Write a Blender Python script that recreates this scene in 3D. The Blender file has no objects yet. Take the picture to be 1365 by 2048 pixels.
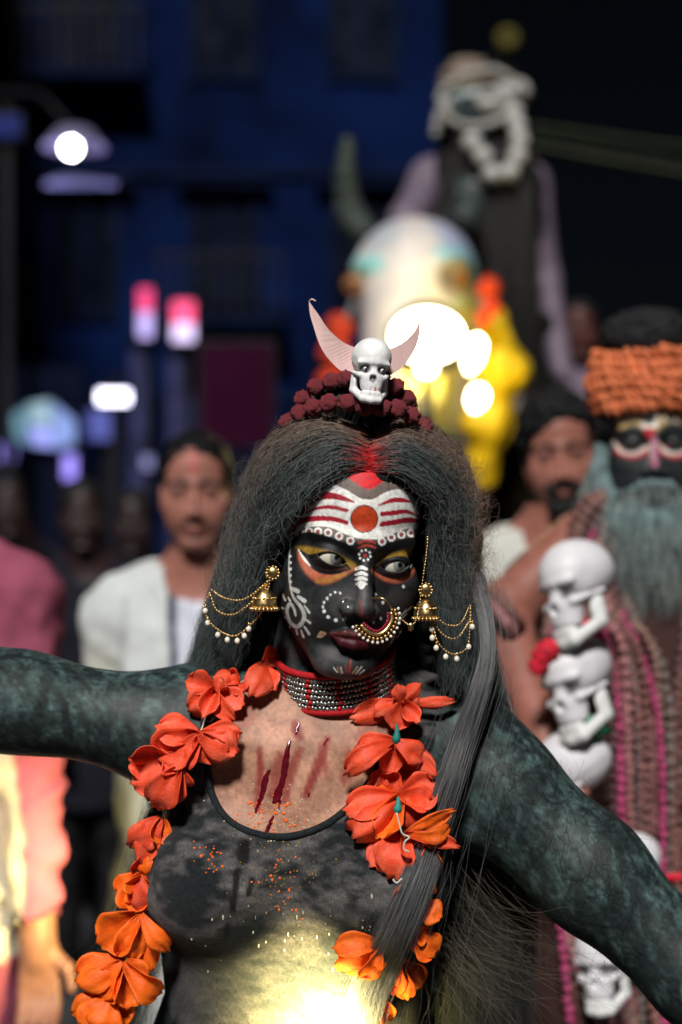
import bpy, math, random
import numpy as np
from mathutils import Vector, Matrix, Euler

# ------------------------------------------------------------------ camera, world, sun, exposure
scene = bpy.context.scene
COL = scene.collection
CAMZ = 1.55
FPX = 50.0 / 36.0 * 2048.0           # focal length in photograph pixels
cam_d = bpy.data.cameras.new('camera'); cam = bpy.data.objects.new('camera', cam_d); COL.objects.link(cam)
cam_d.sensor_fit = 'VERTICAL'; cam_d.sensor_height = 36.0; cam_d.sensor_width = 24.0; cam_d.lens = 50.0
cam.location = (0, 0, CAMZ); cam.rotation_euler = (math.radians(90), 0, 0)
cam_d.clip_start = 0.05; cam_d.clip_end = 400
cam_d.dof.use_dof = True; cam_d.dof.focus_distance = 1.36; cam_d.dof.aperture_fstop = 2.2
scene.camera = cam

SUN_EL, SUN_AZ = 45.0, 190.0         # high, from behind the camera and a little to its left
wd = bpy.data.worlds.new('World'); scene.world = wd; wd.use_nodes = True
nt = wd.node_tree; nt.nodes.clear()
wo = nt.nodes.new('ShaderNodeOutputWorld'); bg = nt.nodes.new('ShaderNodeBackground'); sky = nt.nodes.new('ShaderNodeTexSky')
sky.sky_type = 'NISHITA'; sky.sun_disc = False
sky.sun_elevation = math.radians(SUN_EL); sky.sun_rotation = math.radians(SUN_AZ)
bg.inputs['Strength'].default_value = 0.0005
nt.links.new(sky.outputs[0], bg.inputs[0]); nt.links.new(bg.outputs[0], wo.inputs[0])
sun_d = bpy.data.lights.new('sun', 'SUN'); sun = bpy.data.objects.new('sun', sun_d); COL.objects.link(sun)
sun_d.energy = 3.3; sun_d.angle = math.radians(9); sun_d.color = (1.0, 0.97, 0.93)
_e, _a = math.radians(SUN_EL), math.radians(SUN_AZ)
sdir = Vector((math.sin(_a) * math.cos(_e), math.cos(_a) * math.cos(_e), math.sin(_e)))   # towards the light
sun.rotation_euler = sdir.to_track_quat('Z', 'Y').to_euler(); sun.location = (-2, -6, 9)
vs = scene.view_settings; vs.view_transform = 'Standard'; vs.look = 'None'; vs.exposure = 0.45; vs.gamma = 1.0
vs.use_curve_mapping = False
scene.cycles.use_denoising = True
scene.cycles.max_bounces = 5; scene.cycles.transparent_max_bounces = 6

rng = np.random.default_rng(7)
random.seed(7)

# ------------------------------------------------------------------ helpers
def W(px, py, d):
    """photograph pixel + depth in metres -> world point"""
    return np.array([(px - 682.5) * d / FPX, d, CAMZ - (py - 1024.0) * d / FPX])
def PX(P):
    P = np.asarray(P); return 682.5 + P[..., 0] * FPX / P[..., 1], 1024.0 - (P[..., 2] - CAMZ) * FPX / P[..., 1]

def tag(o, label=None, cat=None, group=None, kind=None):
    if label: o['label'] = label
    if cat: o['category'] = cat
    if group: o['group'] = group
    if kind: o['kind'] = kind
    return o
def empty(name, loc=(0, 0, 0)):
    o = bpy.data.objects.new(name, None); COL.objects.link(o); o.location = loc; o.empty_display_size = 0.05
    return o
def link(o, parent=None):
    COL.objects.link(o)
    if parent is not None:
        o.parent = parent
        o.matrix_parent_inverse = Matrix.Translation(-Vector(parent.location)) if parent.parent is None else Matrix()
    return o
def mesh_np(name, V, F, mat=None, parent=None, smooth=True, col=None):
    """V (n,3) world coordinates, F list or (m,k) array of faces; the object keeps its data in world space"""
    me = bpy.data.meshes.new(name)
    V = np.asarray(V, dtype=np.float32)
    if isinstance(F, np.ndarray):
        k = F.shape[1]
        me.vertices.add(len(V)); me.vertices.foreach_set('co', V.ravel())
        me.loops.add(F.size); me.loops.foreach_set('vertex_index', F.astype(np.int32).ravel())
        me.polygons.add(len(F)); me.polygons.foreach_set('loop_start', np.arange(0, F.size, k, dtype=np.int32))
        me.update(calc_edges=True)
    else:
        me.from_pydata([tuple(map(float, v)) for v in V], [], [tuple(map(int, f)) for f in F]); me.update()
    if smooth: me.polygons.foreach_set('use_smooth', np.ones(len(me.polygons), dtype=bool))
    if col is not None: set_col(me, col)
    if mat is not None: me.materials.append(mat)
    o = bpy.data.objects.new(name, me)
    return link(o, parent)
def set_col(me, col):
    c = np.ones((len(me.vertices), 4), dtype=np.float32); c[:, :3] = col
    a = me.color_attributes.new('Col', 'FLOAT_COLOR', 'POINT'); a.data.foreach_set('color', c.ravel())

class MB:
    """collects shapes into one mesh"""
    def __init__(s): s.V = []; s.F = []; s.n = 0
    def add(s, V, F):
        V = np.asarray(V, dtype=float); s.V.append(V); s.F += [tuple(i + s.n for i in f) for f in F]; s.n += len(V)
    def box(s, c, sz, R=None):
        x, y, z = np.asarray(sz) / 2
        V = np.array([[sx * x, sy * y, sz_ * z] for sx in (-1, 1) for sy in (-1, 1) for sz_ in (-1, 1)])
        if R is not None: V = V @ np.asarray(R).T
        s.add(V + np.asarray(c), [(0, 1, 3, 2), (4, 6, 7, 5), (0, 4, 5, 1), (2, 3, 7, 6), (0, 2, 6, 4), (1, 5, 7, 3)])
    def tube(s, pts, r, n=8, close=False, caps=True):
        pts = np.asarray(pts, float); m = len(pts); r = np.broadcast_to(np.asarray(r, float), (m,))
        T = np.gradient(pts, axis=0)
        if close: T = np.roll(pts, -1, 0) - np.roll(pts, 1, 0)
        T /= np.linalg.norm(T, axis=1)[:, None] + 1e-12
        up = np.array([0, 0, 1.0]) if abs(T[0, 2]) < .9 else np.array([1.0, 0, 0])
        N = np.cross(up, T[0]); N /= np.linalg.norm(N); V = []
        for i in range(m):
            N = N - T[i] * (N @ T[i]); N /= np.linalg.norm(N) + 1e-12; B = np.cross(T[i], N)
            for j in range(n):
                a = 2 * math.pi * j / n; V.append(pts[i] + r[i] * (N * math.cos(a) + B * math.sin(a)))
        F = []
        for i in range(m if close else m - 1):
            for j in range(n):
                i2 = (i + 1) % m; F.append((i * n + j, i * n + (j + 1) % n, i2 * n + (j + 1) % n, i2 * n + j))
        if caps and not close: F += [tuple(range(n))[::-1], tuple((m - 1) * n + j for j in range(n))]
        s.add(V, F)
    def ball(s, c, r, n=8, m=6, R=None):
        V = [(0, 0, 1)]; F = []
        for i in range(1, m):
            th = math.pi * i / m
            for j in range(n): V.append((math.sin(th) * math.cos(2 * math.pi * j / n), math.sin(th) * math.sin(2 * math.pi * j / n), math.cos(th)))
        V.append((0, 0, -1)); L = len(V) - 1
        for j in range(n):
            F.append((0, 1 + j, 1 + (j + 1) % n)); F.append((L, L - n + (j + 1) % n, L - n + j))
            for i in range(m - 2): F.append((1 + i * n + j, 1 + (i + 1) * n + j, 1 + (i + 1) * n + (j + 1) % n, 1 + i * n + (j + 1) % n))
        V = np.array(V) * np.asarray(r, float)
        if R is not None: V = V @ np.asarray(R).T
        s.add(V + np.asarray(c, float), F)
    def lathe(s, c, prof, n=20, R=None):
        V = []; F = []
        for (r, z) in prof:
            for j in range(n): V.append((r * math.cos(2 * math.pi * j / n), r * math.sin(2 * math.pi * j / n), z))
        for i in range(len(prof) - 1):
            for j in range(n): F.append((i * n + j, i * n + (j + 1) % n, (i + 1) * n + (j + 1) % n, (i + 1) * n + j))
        V = np.array(V)
        if R is not None: V = V @ np.asarray(R).T
        s.add(V + np.asarray(c, float), F)
    def build(s, name, mat, parent=None, smooth=True, bevel=0):
        o = mesh_np(name, np.concatenate(s.V), s.F, mat, parent, smooth)
        if bevel:
            b = o.modifiers.new('bevel', 'BEVEL'); b.width = bevel; b.segments = 2; b.limit_method = 'ANGLE'
        return o

def spline(pts, n=8, close=False):
    """Catmull-Rom through pts"""
    P = np.asarray(pts, float)
    if close: Q = np.concatenate([P[-1:], P, P[:2]])
    else: Q = np.concatenate([2 * P[:1] - P[1:2], P, 2 * P[-1:] - P[-2:-1]])
    out = []
    for i in range(1, len(Q) - 2):
        p0, p1, p2, p3 = Q[i - 1], Q[i], Q[i + 1], Q[i + 2]
        for t in np.arange(n) / n:
            out.append(.5 * (2 * p1 + (p2 - p0) * t + (2 * p0 - 5 * p1 + 4 * p2 - p3) * t * t + (3 * p1 - p0 - 3 * p2 + p3) * t ** 3))
    if not close: out.append(P[-1])
    return np.array(out)
def resample(pts, step):
    pts = np.asarray(pts); L = np.concatenate([[0], np.cumsum(np.linalg.norm(np.diff(pts, axis=0), axis=1))])
    k = max(2, int(round(L[-1] / step)) + 1); t = np.linspace(0, L[-1], k)
    return np.stack([np.interp(t, L, pts[:, i]) for i in range(pts.shape[1])], 1)

# ------------------------------------------------------------------ numpy noise and distance fields
def _h(ix, iy, iz, seed):
    n = (ix * 374761393 + iy * 668265263 + iz * 2147483647 + seed * 1274126177) & 0x7fffffff
    n = ((n ^ (n >> 13)) * 1274126177) & 0x7fffffff
    return ((n ^ (n >> 16)) & 0xffff) / 32768.0 - 1.0
def noise(P, scale=1.0, seed=0):
    Q = np.asarray(P) * scale; I = np.floor(Q).astype(np.int64); f = Q - I; f = f * f * (3 - 2 * f)
    r = 0
    for a in (0, 1):
        wa = f[..., 0] if a else 1 - f[..., 0]
        for b in (0, 1):
            wb = f[..., 1] if b else 1 - f[..., 1]
            for c in (0, 1):
                wc = f[..., 2] if c else 1 - f[..., 2]
                r = r + wa * wb * wc * _h(I[..., 0] + a, I[..., 1] + b, I[..., 2] + c, seed)
    return r
def fbm(P, scale, o=3, seed=0):
    r = 0; a = 1.0
    for i in range(o): r = r + a * noise(P, scale * 2 ** i, seed + i); a *= .5
    return r
def ell(P, c, r):
    q = P - np.asarray(c, float); r = np.asarray(r, float)
    k0 = np.sqrt(((q / r) ** 2).sum(1)) + 1e-9; k1 = np.sqrt(((q / r ** 2) ** 2).sum(1)) + 1e-9
    return k0 * (k0 - 1) / k1
def cap(P, a, b, ra, rb):
    a = np.asarray(a, float); b = np.asarray(b, float); ab = b - a
    t = np.clip(((P - a) @ ab) / (ab @ ab), 0, 1)
    return np.sqrt((((P - a) - t[:, None] * ab) ** 2).sum(1)) - (ra + (rb - ra) * t)
def chain(P, pts, rs, k):
    d = cap(P, pts[0], pts[1], rs[0], rs[1])
    for i in range(1, len(pts) - 1): d = smin(d, cap(P, pts[i], pts[i + 1], rs[i], rs[i + 1]), k)
    return d
def smin(a, b, k):
    h = np.clip(.5 + .5 * (b - a) / k, 0, 1); return b + (a - b) * h - k * h * (1 - h)
def smax(a, b, k): return -smin(-a, -b, k)
def box_sd(P, c, h, r=0.0):
    q = np.abs(P - np.asarray(c, float)) - np.asarray(h, float) + r
    return np.sqrt((np.maximum(q, 0) ** 2).sum(1)) + np.minimum(q.max(1), 0) - r

def smesh(f, lo, hi, h, B=8, slack=1.6):
    """surface of the distance field f inside the box lo..hi with cells of size h -> V, quads"""
    lo = np.asarray(lo, float); hi = np.asarray(hi, float)
    nb = np.ceil((hi - lo) / (h * B)).astype(int); n = nb * B
    gc = np.stack(np.meshgrid(*[np.arange(k) for k in nb], indexing='ij'), -1).reshape(-1, 3)
    dc = f(lo + (gc * B + (B - 1) / 2) * h)
    V = np.repeat(np.repeat(np.repeat(dc.reshape(nb), B, 0), B, 1), B, 2).astype(np.float32)
    act = gc[np.abs(dc) < B * h * .87 * slack]
    off = np.stack(np.meshgrid(*[np.arange(B)] * 3, indexing='ij'), -1).reshape(-1, 3)
    step = max(1, 400000 // len(off))
    for i in range(0, len(act), step):
        idx = (act[i:i + step, None, :] * B + off[None]).reshape(-1, 3)
        V[idx[:, 0], idx[:, 1], idx[:, 2]] = f(lo + idx * h)
    S = V < 0
    c = np.zeros(n - 1, np.uint8)
    for a in (0, 1):
        for b in (0, 1):
            for d in (0, 1): c += S[a:n[0] - 1 + a, b:n[1] - 1 + b, d:n[2] - 1 + d]
    A = (c > 0) & (c < 8); cells = np.argwhere(A); ids = np.full(A.shape, -1, np.int32); ids[A] = np.arange(len(cells))
    pos = np.zeros((len(cells), 3)); cnt = np.zeros(len(cells))
    cor = np.array([[a, b, d] for a in (0, 1) for b in (0, 1) for d in (0, 1)])
    cv = [V[cells[:, 0] + q[0], cells[:, 1] + q[1], cells[:, 2] + q[2]] for q in cor]
    for i in range(8):
        for j in range(i + 1, 8):
            if np.abs(cor[i] - cor[j]).sum() != 1: continue
            m = (cv[i] < 0) != (cv[j] < 0); t = np.where(m, cv[i] / np.where(m, cv[i] - cv[j], 1), 0)
            pos += m[:, None] * (cor[i] + (cor[j] - cor[i]) * t[:, None]); cnt += m
    P = lo + h * (cells + pos / cnt[:, None])
    Q = []
    for ax in range(3):
        u, v = (ax + 1) % 3, (ax + 2) % 3
        s0 = np.take(S, range(0, n[ax] - 1), ax); s1 = np.take(S, range(1, n[ax]), ax)
        for want in (True, False):
            e = np.argwhere((s0 != s1) & (s0 == want))
            e = e[(e[:, u] > 0) & (e[:, v] > 0) & (e[:, u] < n[u] - 1) & (e[:, v] < n[v] - 1)]
            du = np.zeros(3, int); du[u] = 1; dv = np.zeros(3, int); dv[v] = 1
            q = np.stack([ids[tuple((e - du - dv).T)], ids[tuple((e - dv).T)], ids[tuple(e.T)], ids[tuple((e - du).T)]], 1)
            Q.append(q if want else q[:, ::-1])
    Q = np.concatenate(Q); Q = Q[(Q >= 0).all(1)]
    d = f(P); eps = h * .1; g = np.zeros_like(P)                     # one Newton step on to the true surface
    for k in range(3):
        E = np.zeros(3); E[k] = eps; g[:, k] = (f(P + E) - d) / eps
    gl = np.linalg.norm(g, axis=1)[:, None]
    st = np.clip(d[:, None] / np.maximum(gl, .3), -h * .5, h * .5); P = P - st * g / np.maximum(gl, 1e-6)
    return P, Q
def merge(*pairs):
    Vs, Fs, n = [], [], 0
    for V, F in pairs: Vs.append(V); Fs.append(F + n); n += len(V)
    return np.concatenate(Vs), np.concatenate(Fs)
def xf(M, V): M = np.array(M); return V @ M[:3, :3].T + M[:3, 3]

# ------------------------------------------------------------------ painting colours on to vertices
def lin(r, g, b): return np.array([(c / 255.0 / 12.92) if c / 255.0 <= .04045 else ((c / 255.0 + .055) / 1.055) ** 2.4 for c in (r, g, b)])
def seg_d(U, pts, w=None):
    """distance of points U (n,2) to a polyline minus its half width"""
    pts = np.asarray(pts, float); w = np.zeros(len(pts)) if w is None else np.interp(np.linspace(0, 1, len(pts)), np.linspace(0, 1, len(w)), w) / 2
    best = np.full(len(U), 1e9)
    for i in range(len(pts) - 1):
        a, b = pts[i], pts[i + 1]; ab = b - a
        t = np.clip(((U - a) @ ab) / (ab @ ab + 1e-12), 0, 1)
        best = np.minimum(best, np.hypot(*((U - a) - t[:, None] * ab).T) - (w[i] + (w[i + 1] - w[i]) * t))
    return best
def poly_d(U, pts):
    pts = np.asarray(pts, float); n = len(pts); ins = np.zeros(len(U), bool); j = n - 1
    for i in range(n):
        xi, yi = pts[i]; xj, yj = pts[j]
        ins ^= ((yi > U[:, 1]) != (yj > U[:, 1])) & (U[:, 0] < (xj - xi) * (U[:, 1] - yi) / (yj - yi + 1e-12) + xi); j = i
    d = seg_d(U, np.concatenate([pts, pts[:1]])); return np.where(ins, -d, d)
class Paint:
    def __init__(s, U, col, ok=None): s.U = U; s.c = col; s.ok = np.ones(len(U)) if ok is None else ok
    def _put(s, d, color, soft, alpha):
        a = np.clip(.5 - d / soft, 0, 1); a = a * a * (3 - 2 * a) * alpha * s.ok
        s.c[:] = s.c * (1 - a[:, None]) + np.asarray(color) * a[:, None]
    def _near(s, d_fn, pts, pad, color, soft, alpha):
        pts = np.asarray(pts); lo = pts.min(0) - pad; hi = pts.max(0) + pad
        m = ((s.U > lo) & (s.U < hi)).all(1)
        if not m.any(): return
        d = np.full(len(s.U), 1e6); d[m] = d_fn(s.U[m]); s._put(d, color, soft, alpha)
    def stroke(s, pts, w, color, soft=2.0, alpha=1.0, sm=True):
        p = spline(pts, 6) if sm and len(pts) > 2 else np.asarray(pts, float); w = [w, w] if np.isscalar(w) else w
        s._near(lambda U: seg_d(U, p, w), p, max(w) + soft + 4, color, soft, alpha)
    def poly(s, pts, color, soft=2.0, alpha=1.0, sm=True):
        p = spline(pts, 5, True) if sm else np.asarray(pts, float); s._near(lambda U: poly_d(U, p), p, soft + 4, color, soft, alpha)
    def dot(s, c, r, color, soft=2.0, alpha=1.0): s._near(lambda U: np.hypot(*(U - np.asarray(c)).T) - r, [c, c], r + soft + 4, color, soft, alpha)
    def ring(s, c, r, w, color, soft=2.0, alpha=1.0): s._near(lambda U: np.abs(np.hypot(*(U - np.asarray(c)).T) - r) - w / 2, [c, c], r + w + soft + 4, color, soft, alpha)

# ------------------------------------------------------------------ materials
def mat(name, col=(.5, .5, .5), rough=.6, var=.25, scale=30.0, bump=0.0, bscale=150.0, metal=0.0, attr=False, spec=.3, emit=None, estr=0.0,
        sheen=0.0, sss=0.0, coat=0.0, stretch=None, col2=None, detail=4.0, rvar=0.15):
    m = bpy.data.materials.new(name); m.use_nodes = True; N = m.node_tree.nodes; L = m.node_tree.links
    b = N['Principled BSDF']; tc = N.new('ShaderNodeTexCoord'); src = tc.outputs['Object']
    if stretch:
        mp = N.new('ShaderNodeMapping'); mp.inputs['Scale'].default_value = stretch; L.new(src, mp.inputs[0]); src = mp.outputs[0]
    nz = N.new('ShaderNodeTexNoise'); nz.inputs['Scale'].default_value = scale; nz.inputs['Detail'].default_value = detail; L.new(src, nz.inputs[0])
    mix = N.new('ShaderNodeMix'); mix.data_type = 'RGBA'; mix.blend_type = 'MIX'
    rmp = N.new('ShaderNodeMapRange'); rmp.inputs[1].default_value = .3; rmp.inputs[2].default_value = .7; L.new(nz.outputs[0], rmp.inputs[0])
    L.new(rmp.outputs[0], mix.inputs[0])
    if attr:
        at = N.new('ShaderNodeAttribute'); at.attribute_name = 'Col'
        for sl, k in ((6, 1 - var), (7, 1 + var)):
            mu = N.new('ShaderNodeMix'); mu.data_type = 'RGBA'; mu.blend_type = 'MULTIPLY'; mu.inputs[0].default_value = 1
            L.new(at.outputs['Color'], mu.inputs[6]); mu.inputs[7].default_value = (k, k, k, 1); L.new(mu.outputs[2], mix.inputs[sl])
    else:
        c = np.asarray(col, float); c2 = np.asarray(col2, float) if col2 is not None else c * (1 + var); c1 = c if col2 is not None else c * (1 - var)
        mix.inputs[6].default_value = (*c1, 1); mix.inputs[7].default_value = (*c2, 1)
    L.new(mix.outputs[2], b.inputs['Base Color'])
    b.inputs['Metallic'].default_value = metal; b.inputs['Specular IOR Level'].default_value = spec
    rr = N.new('ShaderNodeMapRange'); rr.inputs[3].default_value = max(.02, rough - rvar); rr.inputs[4].default_value = min(1, rough + rvar)
    L.new(nz.outputs[0], rr.inputs[0]); L.new(rr.outputs[0], b.inputs['Roughness'])
    if sheen: b.inputs['Sheen Weight'].default_value = sheen
    if sss:
        b.inputs['Subsurface Weight'].default_value = sss; b.inputs['Subsurface Radius'].default_value = (.006, .002, .001); b.inputs['Subsurface Scale'].default_value = 1.0
    if coat: b.inputs['Coat Weight'].default_value = coat; b.inputs['Coat Roughness'].default_value = .15
    if bump:
        n2 = N.new('ShaderNodeTexNoise'); n2.inputs['Scale'].default_value = bscale; n2.inputs['Detail'].default_value = 3; L.new(src, n2.inputs[0])
        bp = N.new('ShaderNodeBump'); bp.inputs['Strength'].default_value = 1.0; bp.inputs['Distance'].default_value = bump
        L.new(n2.outputs[0], bp.inputs['Height']); L.new(bp.outputs[0], b.inputs['Normal'])
    if emit is not None:
        b.inputs['Emission Color'].default_value = (*emit, 1); b.inputs['Emission Strength'].default_value = estr
    return m
def hair_mat(name, c1, c2, rough=.45, attr=False):
    m = bpy.data.materials.new(name); m.use_nodes = True; N = m.node_tree.nodes; L = m.node_tree.links; b = N['Principled BSDF']
    hi = N.new('ShaderNodeHairInfo'); mix = N.new('ShaderNodeMix'); mix.data_type = 'RGBA'
    L.new(hi.outputs['Random'], mix.inputs[0]); mix.inputs[6].default_value = (*c1, 1); mix.inputs[7].default_value = (*c2, 1)
    out = mix.outputs[2]
    if attr:
        at = N.new('ShaderNodeAttribute'); at.attribute_name = 'tint'; mu = N.new('ShaderNodeMix'); mu.data_type = 'RGBA'; mu.blend_type = 'MULTIPLY'
        mu.inputs[0].default_value = 1; L.new(out, mu.inputs[6]); L.new(at.outputs['Color'], mu.inputs[7]); out = mu.outputs[2]
    L.new(out, b.inputs['Base Color']); b.inputs['Roughness'].default_value = rough; b.inputs['Specular IOR Level'].default_value = .22
    return m
def curves(name, strands, radius, material, parent=None, tint=None):
    """strands (n,k,3) world; radius at root, tapering to the tip"""
    S = np.asarray(strands, np.float32); n, k = S.shape[:2]
    hc = bpy.data.hair_curves.new(name); hc.add_curves([k] * n)
    hc.attributes['position'].data.foreach_set('vector', S.ravel()) if 'position' in hc.attributes else hc.points.foreach_set('position', S.ravel())
    ra = hc.attributes.get('radius') or hc.attributes.new('radius', 'FLOAT', 'POINT')
    r = np.broadcast_to(np.asarray(radius, np.float32).reshape(-1, 1) if np.ndim(radius) else np.float32(radius), (n, 1)) * np.linspace(1, .35, k, dtype=np.float32)[None]
    ra.data.foreach_set('value', np.ascontiguousarray(r, np.float32).ravel())
    if tint is not None:
        t = hc.attributes.new('tint', 'FLOAT_COLOR', 'POINT'); c = np.ones((n, k, 4), np.float32); c[..., :3] = tint; t.data.foreach_set('color', c.ravel())
    hc.materials.append(material)
    return link(bpy.data.objects.new(name, hc), parent)
def strands_between(guides, n, k=14, jit=.004, frizz=.003, fscale=60, seed=0, tipspread=0.0, lay=.01, rnd_len=.15):
    """guides: list of polylines (world) laid side by side; returns n strands interpolated between neighbours"""
    r = np.random.default_rng(seed); G = np.array([resample(spline(g, 6), max(1e-4, np.linalg.norm(np.diff(spline(g, 6), axis=0), axis=1).sum() / (k - 1)))[:k] for g in guides])
    t = r.random(n) * (len(G) - 1); i = np.minimum(t.astype(int), len(G) - 2); f = (t - i)[:, None, None]
    S = G[i] * (1 - f) + G[i + 1] * f
    s = np.linspace(0, 1, k)[None, :, None]
    S = S + r.normal(0, jit, (n, 1, 3)) + r.normal(0, 1, (n, 1, 3)) * tipspread * s ** 2 + r.normal(0, lay, (n, 1, 3)) * np.sin(s * math.pi)
    if frizz:
        ph = r.random((n, 1)) * 50
        q = np.stack([s[0, :, 0][None] * fscale * .1 * np.ones((n, 1)) + ph, ph * 1.7 + 0 * s[0, :, 0][None], ph * .3 + 0 * s[0, :, 0][None]], -1)
        S = S + frizz * np.stack([fbm(q, 1.0, 2, seed + 1), fbm(q, 1.0, 2, seed + 9), fbm(q, 1.0, 2, seed + 17)], -1) * (.3 + s)
    return S
# ------------------------------------------------------------------ the street at night
m_asph = mat('asphalt', (.04, .04, .045), spec=.03, rough=.85, var=.4, scale=6, bump=.004, bscale=60)
gm = MB(); gm.add([(-60, -25, 0), (60, -25, 0), (60, 150, 0), (-60, 150, 0)], [(0, 1, 2, 3)]); tag(gm.build('ground', m_asph, None, False), kind='structure')
m_pave = mat('paving', (.16, .15, .15), rough=.85, var=.3, scale=4, bump=.004, bscale=40)
gm = MB(); gm.box((-4.1, 17, .06), (1.5, 34, .12)); tag(gm.build('pavement', m_pave, None, False, .01), kind='structure')
m_blue = mat('blue_night_wall', (.0006, .0014, .006), col2=(.0035, .0125, .066), spec=.03, rough=.9, scale=.6, bump=.006, bscale=25, detail=8)  # blue night light and its brighter patches are put into this wall colour
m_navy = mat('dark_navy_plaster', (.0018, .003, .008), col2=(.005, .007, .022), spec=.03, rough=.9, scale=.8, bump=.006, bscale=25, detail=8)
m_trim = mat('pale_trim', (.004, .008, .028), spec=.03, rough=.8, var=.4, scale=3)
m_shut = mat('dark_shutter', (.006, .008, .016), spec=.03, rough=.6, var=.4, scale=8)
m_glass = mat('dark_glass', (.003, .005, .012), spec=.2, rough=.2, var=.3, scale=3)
m_metal = mat('dark_metal', (.012, .012, .015), rough=.5, var=.3, scale=20, spec=.1)
def emat(name, col, s): return mat(name, np.array(col) * .5, rough=.5, var=.05, emit=col, estr=s)
def building(name, label, c, size, wall, wins, axis, roof=True):
    """axis 'y-': windows on the face towards the camera, 'x+': on the face towards the street"""
    x, y, z0 = c; sx, sy, sz = size; t = empty(name, (x, y, 0)); tag(t, label, 'building', 'buildings along the street')
    mb = MB(); mb.box((x, y, sz / 2), (sx, sy, sz)); mb.build('wall', wall, t, False, .03)
    mb = MB(); mb.box((x, y, sz + .12), (sx + .3, sy + .3, .24)); mb.build('parapet', m_trim, t, False, .02)
    for fl in range(1, int(sz // 3.1)):
        mb = MB(); mb.box((x, y, fl * 3.1), (sx + .16, sy + .16, .12)); mb.build('ledge', m_trim, t, False, .01)
    for (u, z, w, h, balc) in wins:
        if axis == 'y-': P = lambda du, dy, dz: (x + u + du, y - sy / 2 - dy, z + dz); S = lambda a, b, cc: (a, b, cc)
        else: P = lambda du, dy, dz: (x + sx / 2 + dy, y + u + du, z + dz); S = lambda a, b, cc: (b, a, cc)
        mb = MB()
        for du in (-w / 2, w / 2): mb.box(P(du, .03, 0), S(.08, .09, h + .16))
        for dz in (-h / 2, h / 2): mb.box(P(0, .03, dz), S(w - .08, .085, .08))
        mb.box(P(0, .025, 0), S(.05, .07, h - .08)); f = mb.build('window', m_trim, t, False)
        mb = MB(); mb.box(P(0, .004, 0), S(w - .06, .03, h - .06)); mb.build('pane', m_glass, f, False)
        mb = MB(); mb.box(P(0, .14, h / 2 + .2), S(w + .4, .3, .06)); mb.build('sunshade', m_trim, f, False)
        if balc:
            mb = MB(); mb.box(P(0, .35, -h / 2 - .12), S(w + .8, .7, .1)); b = mb.build('balcony', m_trim, t, False)
            mb = MB()
            for k in range(9): mb.box(P(-(w + .7) / 2 + (w + .7) * k / 8, .66, -h / 2 + .33), S(.03, .03, .8))
            mb.box(P(0, .66, -h / 2 + .75), S(w + .8, .05, .05)); mb.build('railing', m_metal, b, False)
    return t
building('building', 'narrow house, blue night light put into its wall colour, standing behind the bull statue', (-1.6, 22, 0), (6.0, 5, 15.5), m_blue, [(-1.9, 5, .9, 1.6, 0), (0, 5, .9, 1.6, 1), (1.9, 5, .9, 1.6, 0), (-1.9, 8.3, .9, 1.6, 1), (0, 8.3, .9, 1.6, 0), (1.9, 8.3, .9, 1.6, 0), (-1.9, 11.4, .9, 1.5, 0), (0, 11.4, .9, 1.5, 0), (1.9, 11.4, .9, 1.5, 1)], 'y-')
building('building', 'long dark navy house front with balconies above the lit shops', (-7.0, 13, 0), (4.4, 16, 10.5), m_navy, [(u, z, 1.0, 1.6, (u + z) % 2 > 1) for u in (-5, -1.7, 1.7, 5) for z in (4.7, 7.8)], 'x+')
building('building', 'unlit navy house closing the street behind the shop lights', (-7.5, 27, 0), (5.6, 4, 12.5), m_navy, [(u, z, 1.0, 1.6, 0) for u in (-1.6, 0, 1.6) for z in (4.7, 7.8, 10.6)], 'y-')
# pilasters catching light and the patch of lit wall beside them
for (x0, x1, y0, y1, d) in ((260, 300, 690, 800, 14.0), (335, 395, 700, 880, 14.0)):
    a = W(x0, y1, d); b = W(x1, y0, d); t = empty('pillar', ((a[0] + b[0]) / 2, d, 0)); tag(t, 'tall plastered pillar under the %s lit sign' % ('narrow' if x0 == 260 else 'wider'), 'pillar')
    mb = MB(); mb.box(((a[0] + b[0]) / 2, d + .15, b[2] / 2), (b[0] - a[0], .3, b[2])); mb.build('shaft', mat('lilac_plaster', (.035, .038, .10), spec=.03, rough=.9, var=.4, scale=3), t, False, .02)
    mb = MB(); mb.box(((a[0] + b[0]) / 2, d + .15, b[2] + .04), (b[0] - a[0] + .12, .42, .08)); mb.build('capital', m_trim, t, False)
def sign(label, x0, x1, y0, y1, split, d, ctop, cbot, st, sb):
    a = W(x0, y1, d); b = W(x1, y0, d); zm = W(0, split, d)[2]; t = empty('lit_sign', ((a[0] + b[0]) / 2, d, a[2])); tag(t, label, 'sign', 'lit shop signs')
    cx, w = (a[0] + b[0]) / 2, b[0] - a[0]
    mb = MB(); mb.box((cx, d + .03, (a[2] + b[2]) / 2), (w + .05, .12, b[2] - a[2] + .05)); mb.build('case', m_metal, t, False, .01)
    mb = MB(); mb.box((cx, d - .036, (zm + b[2]) / 2), (w, .01, b[2] - zm - .004)); mb.build('upper_panel', emat('sign_' + str(x0), ctop, st), t, False)
    mb = MB(); mb.box((cx, d - .036, (zm + a[2]) / 2), (w, .01, zm - a[2] - .004)); mb.build('lower_panel', emat('signb_' + str(x0), cbot, sb), t, False)
    mb = MB(); mb.box((cx, d + .12, a[2] - .5), (.05, .05, 1.1)); mb.build('bracket', m_metal, t, False)
sign('narrow upright lit sign, red-pink above and pale lilac below', 279, 305, 578, 676, 626, 13.8, (.85, .06, .22), (.55, .45, .95), .8, .8)
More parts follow.
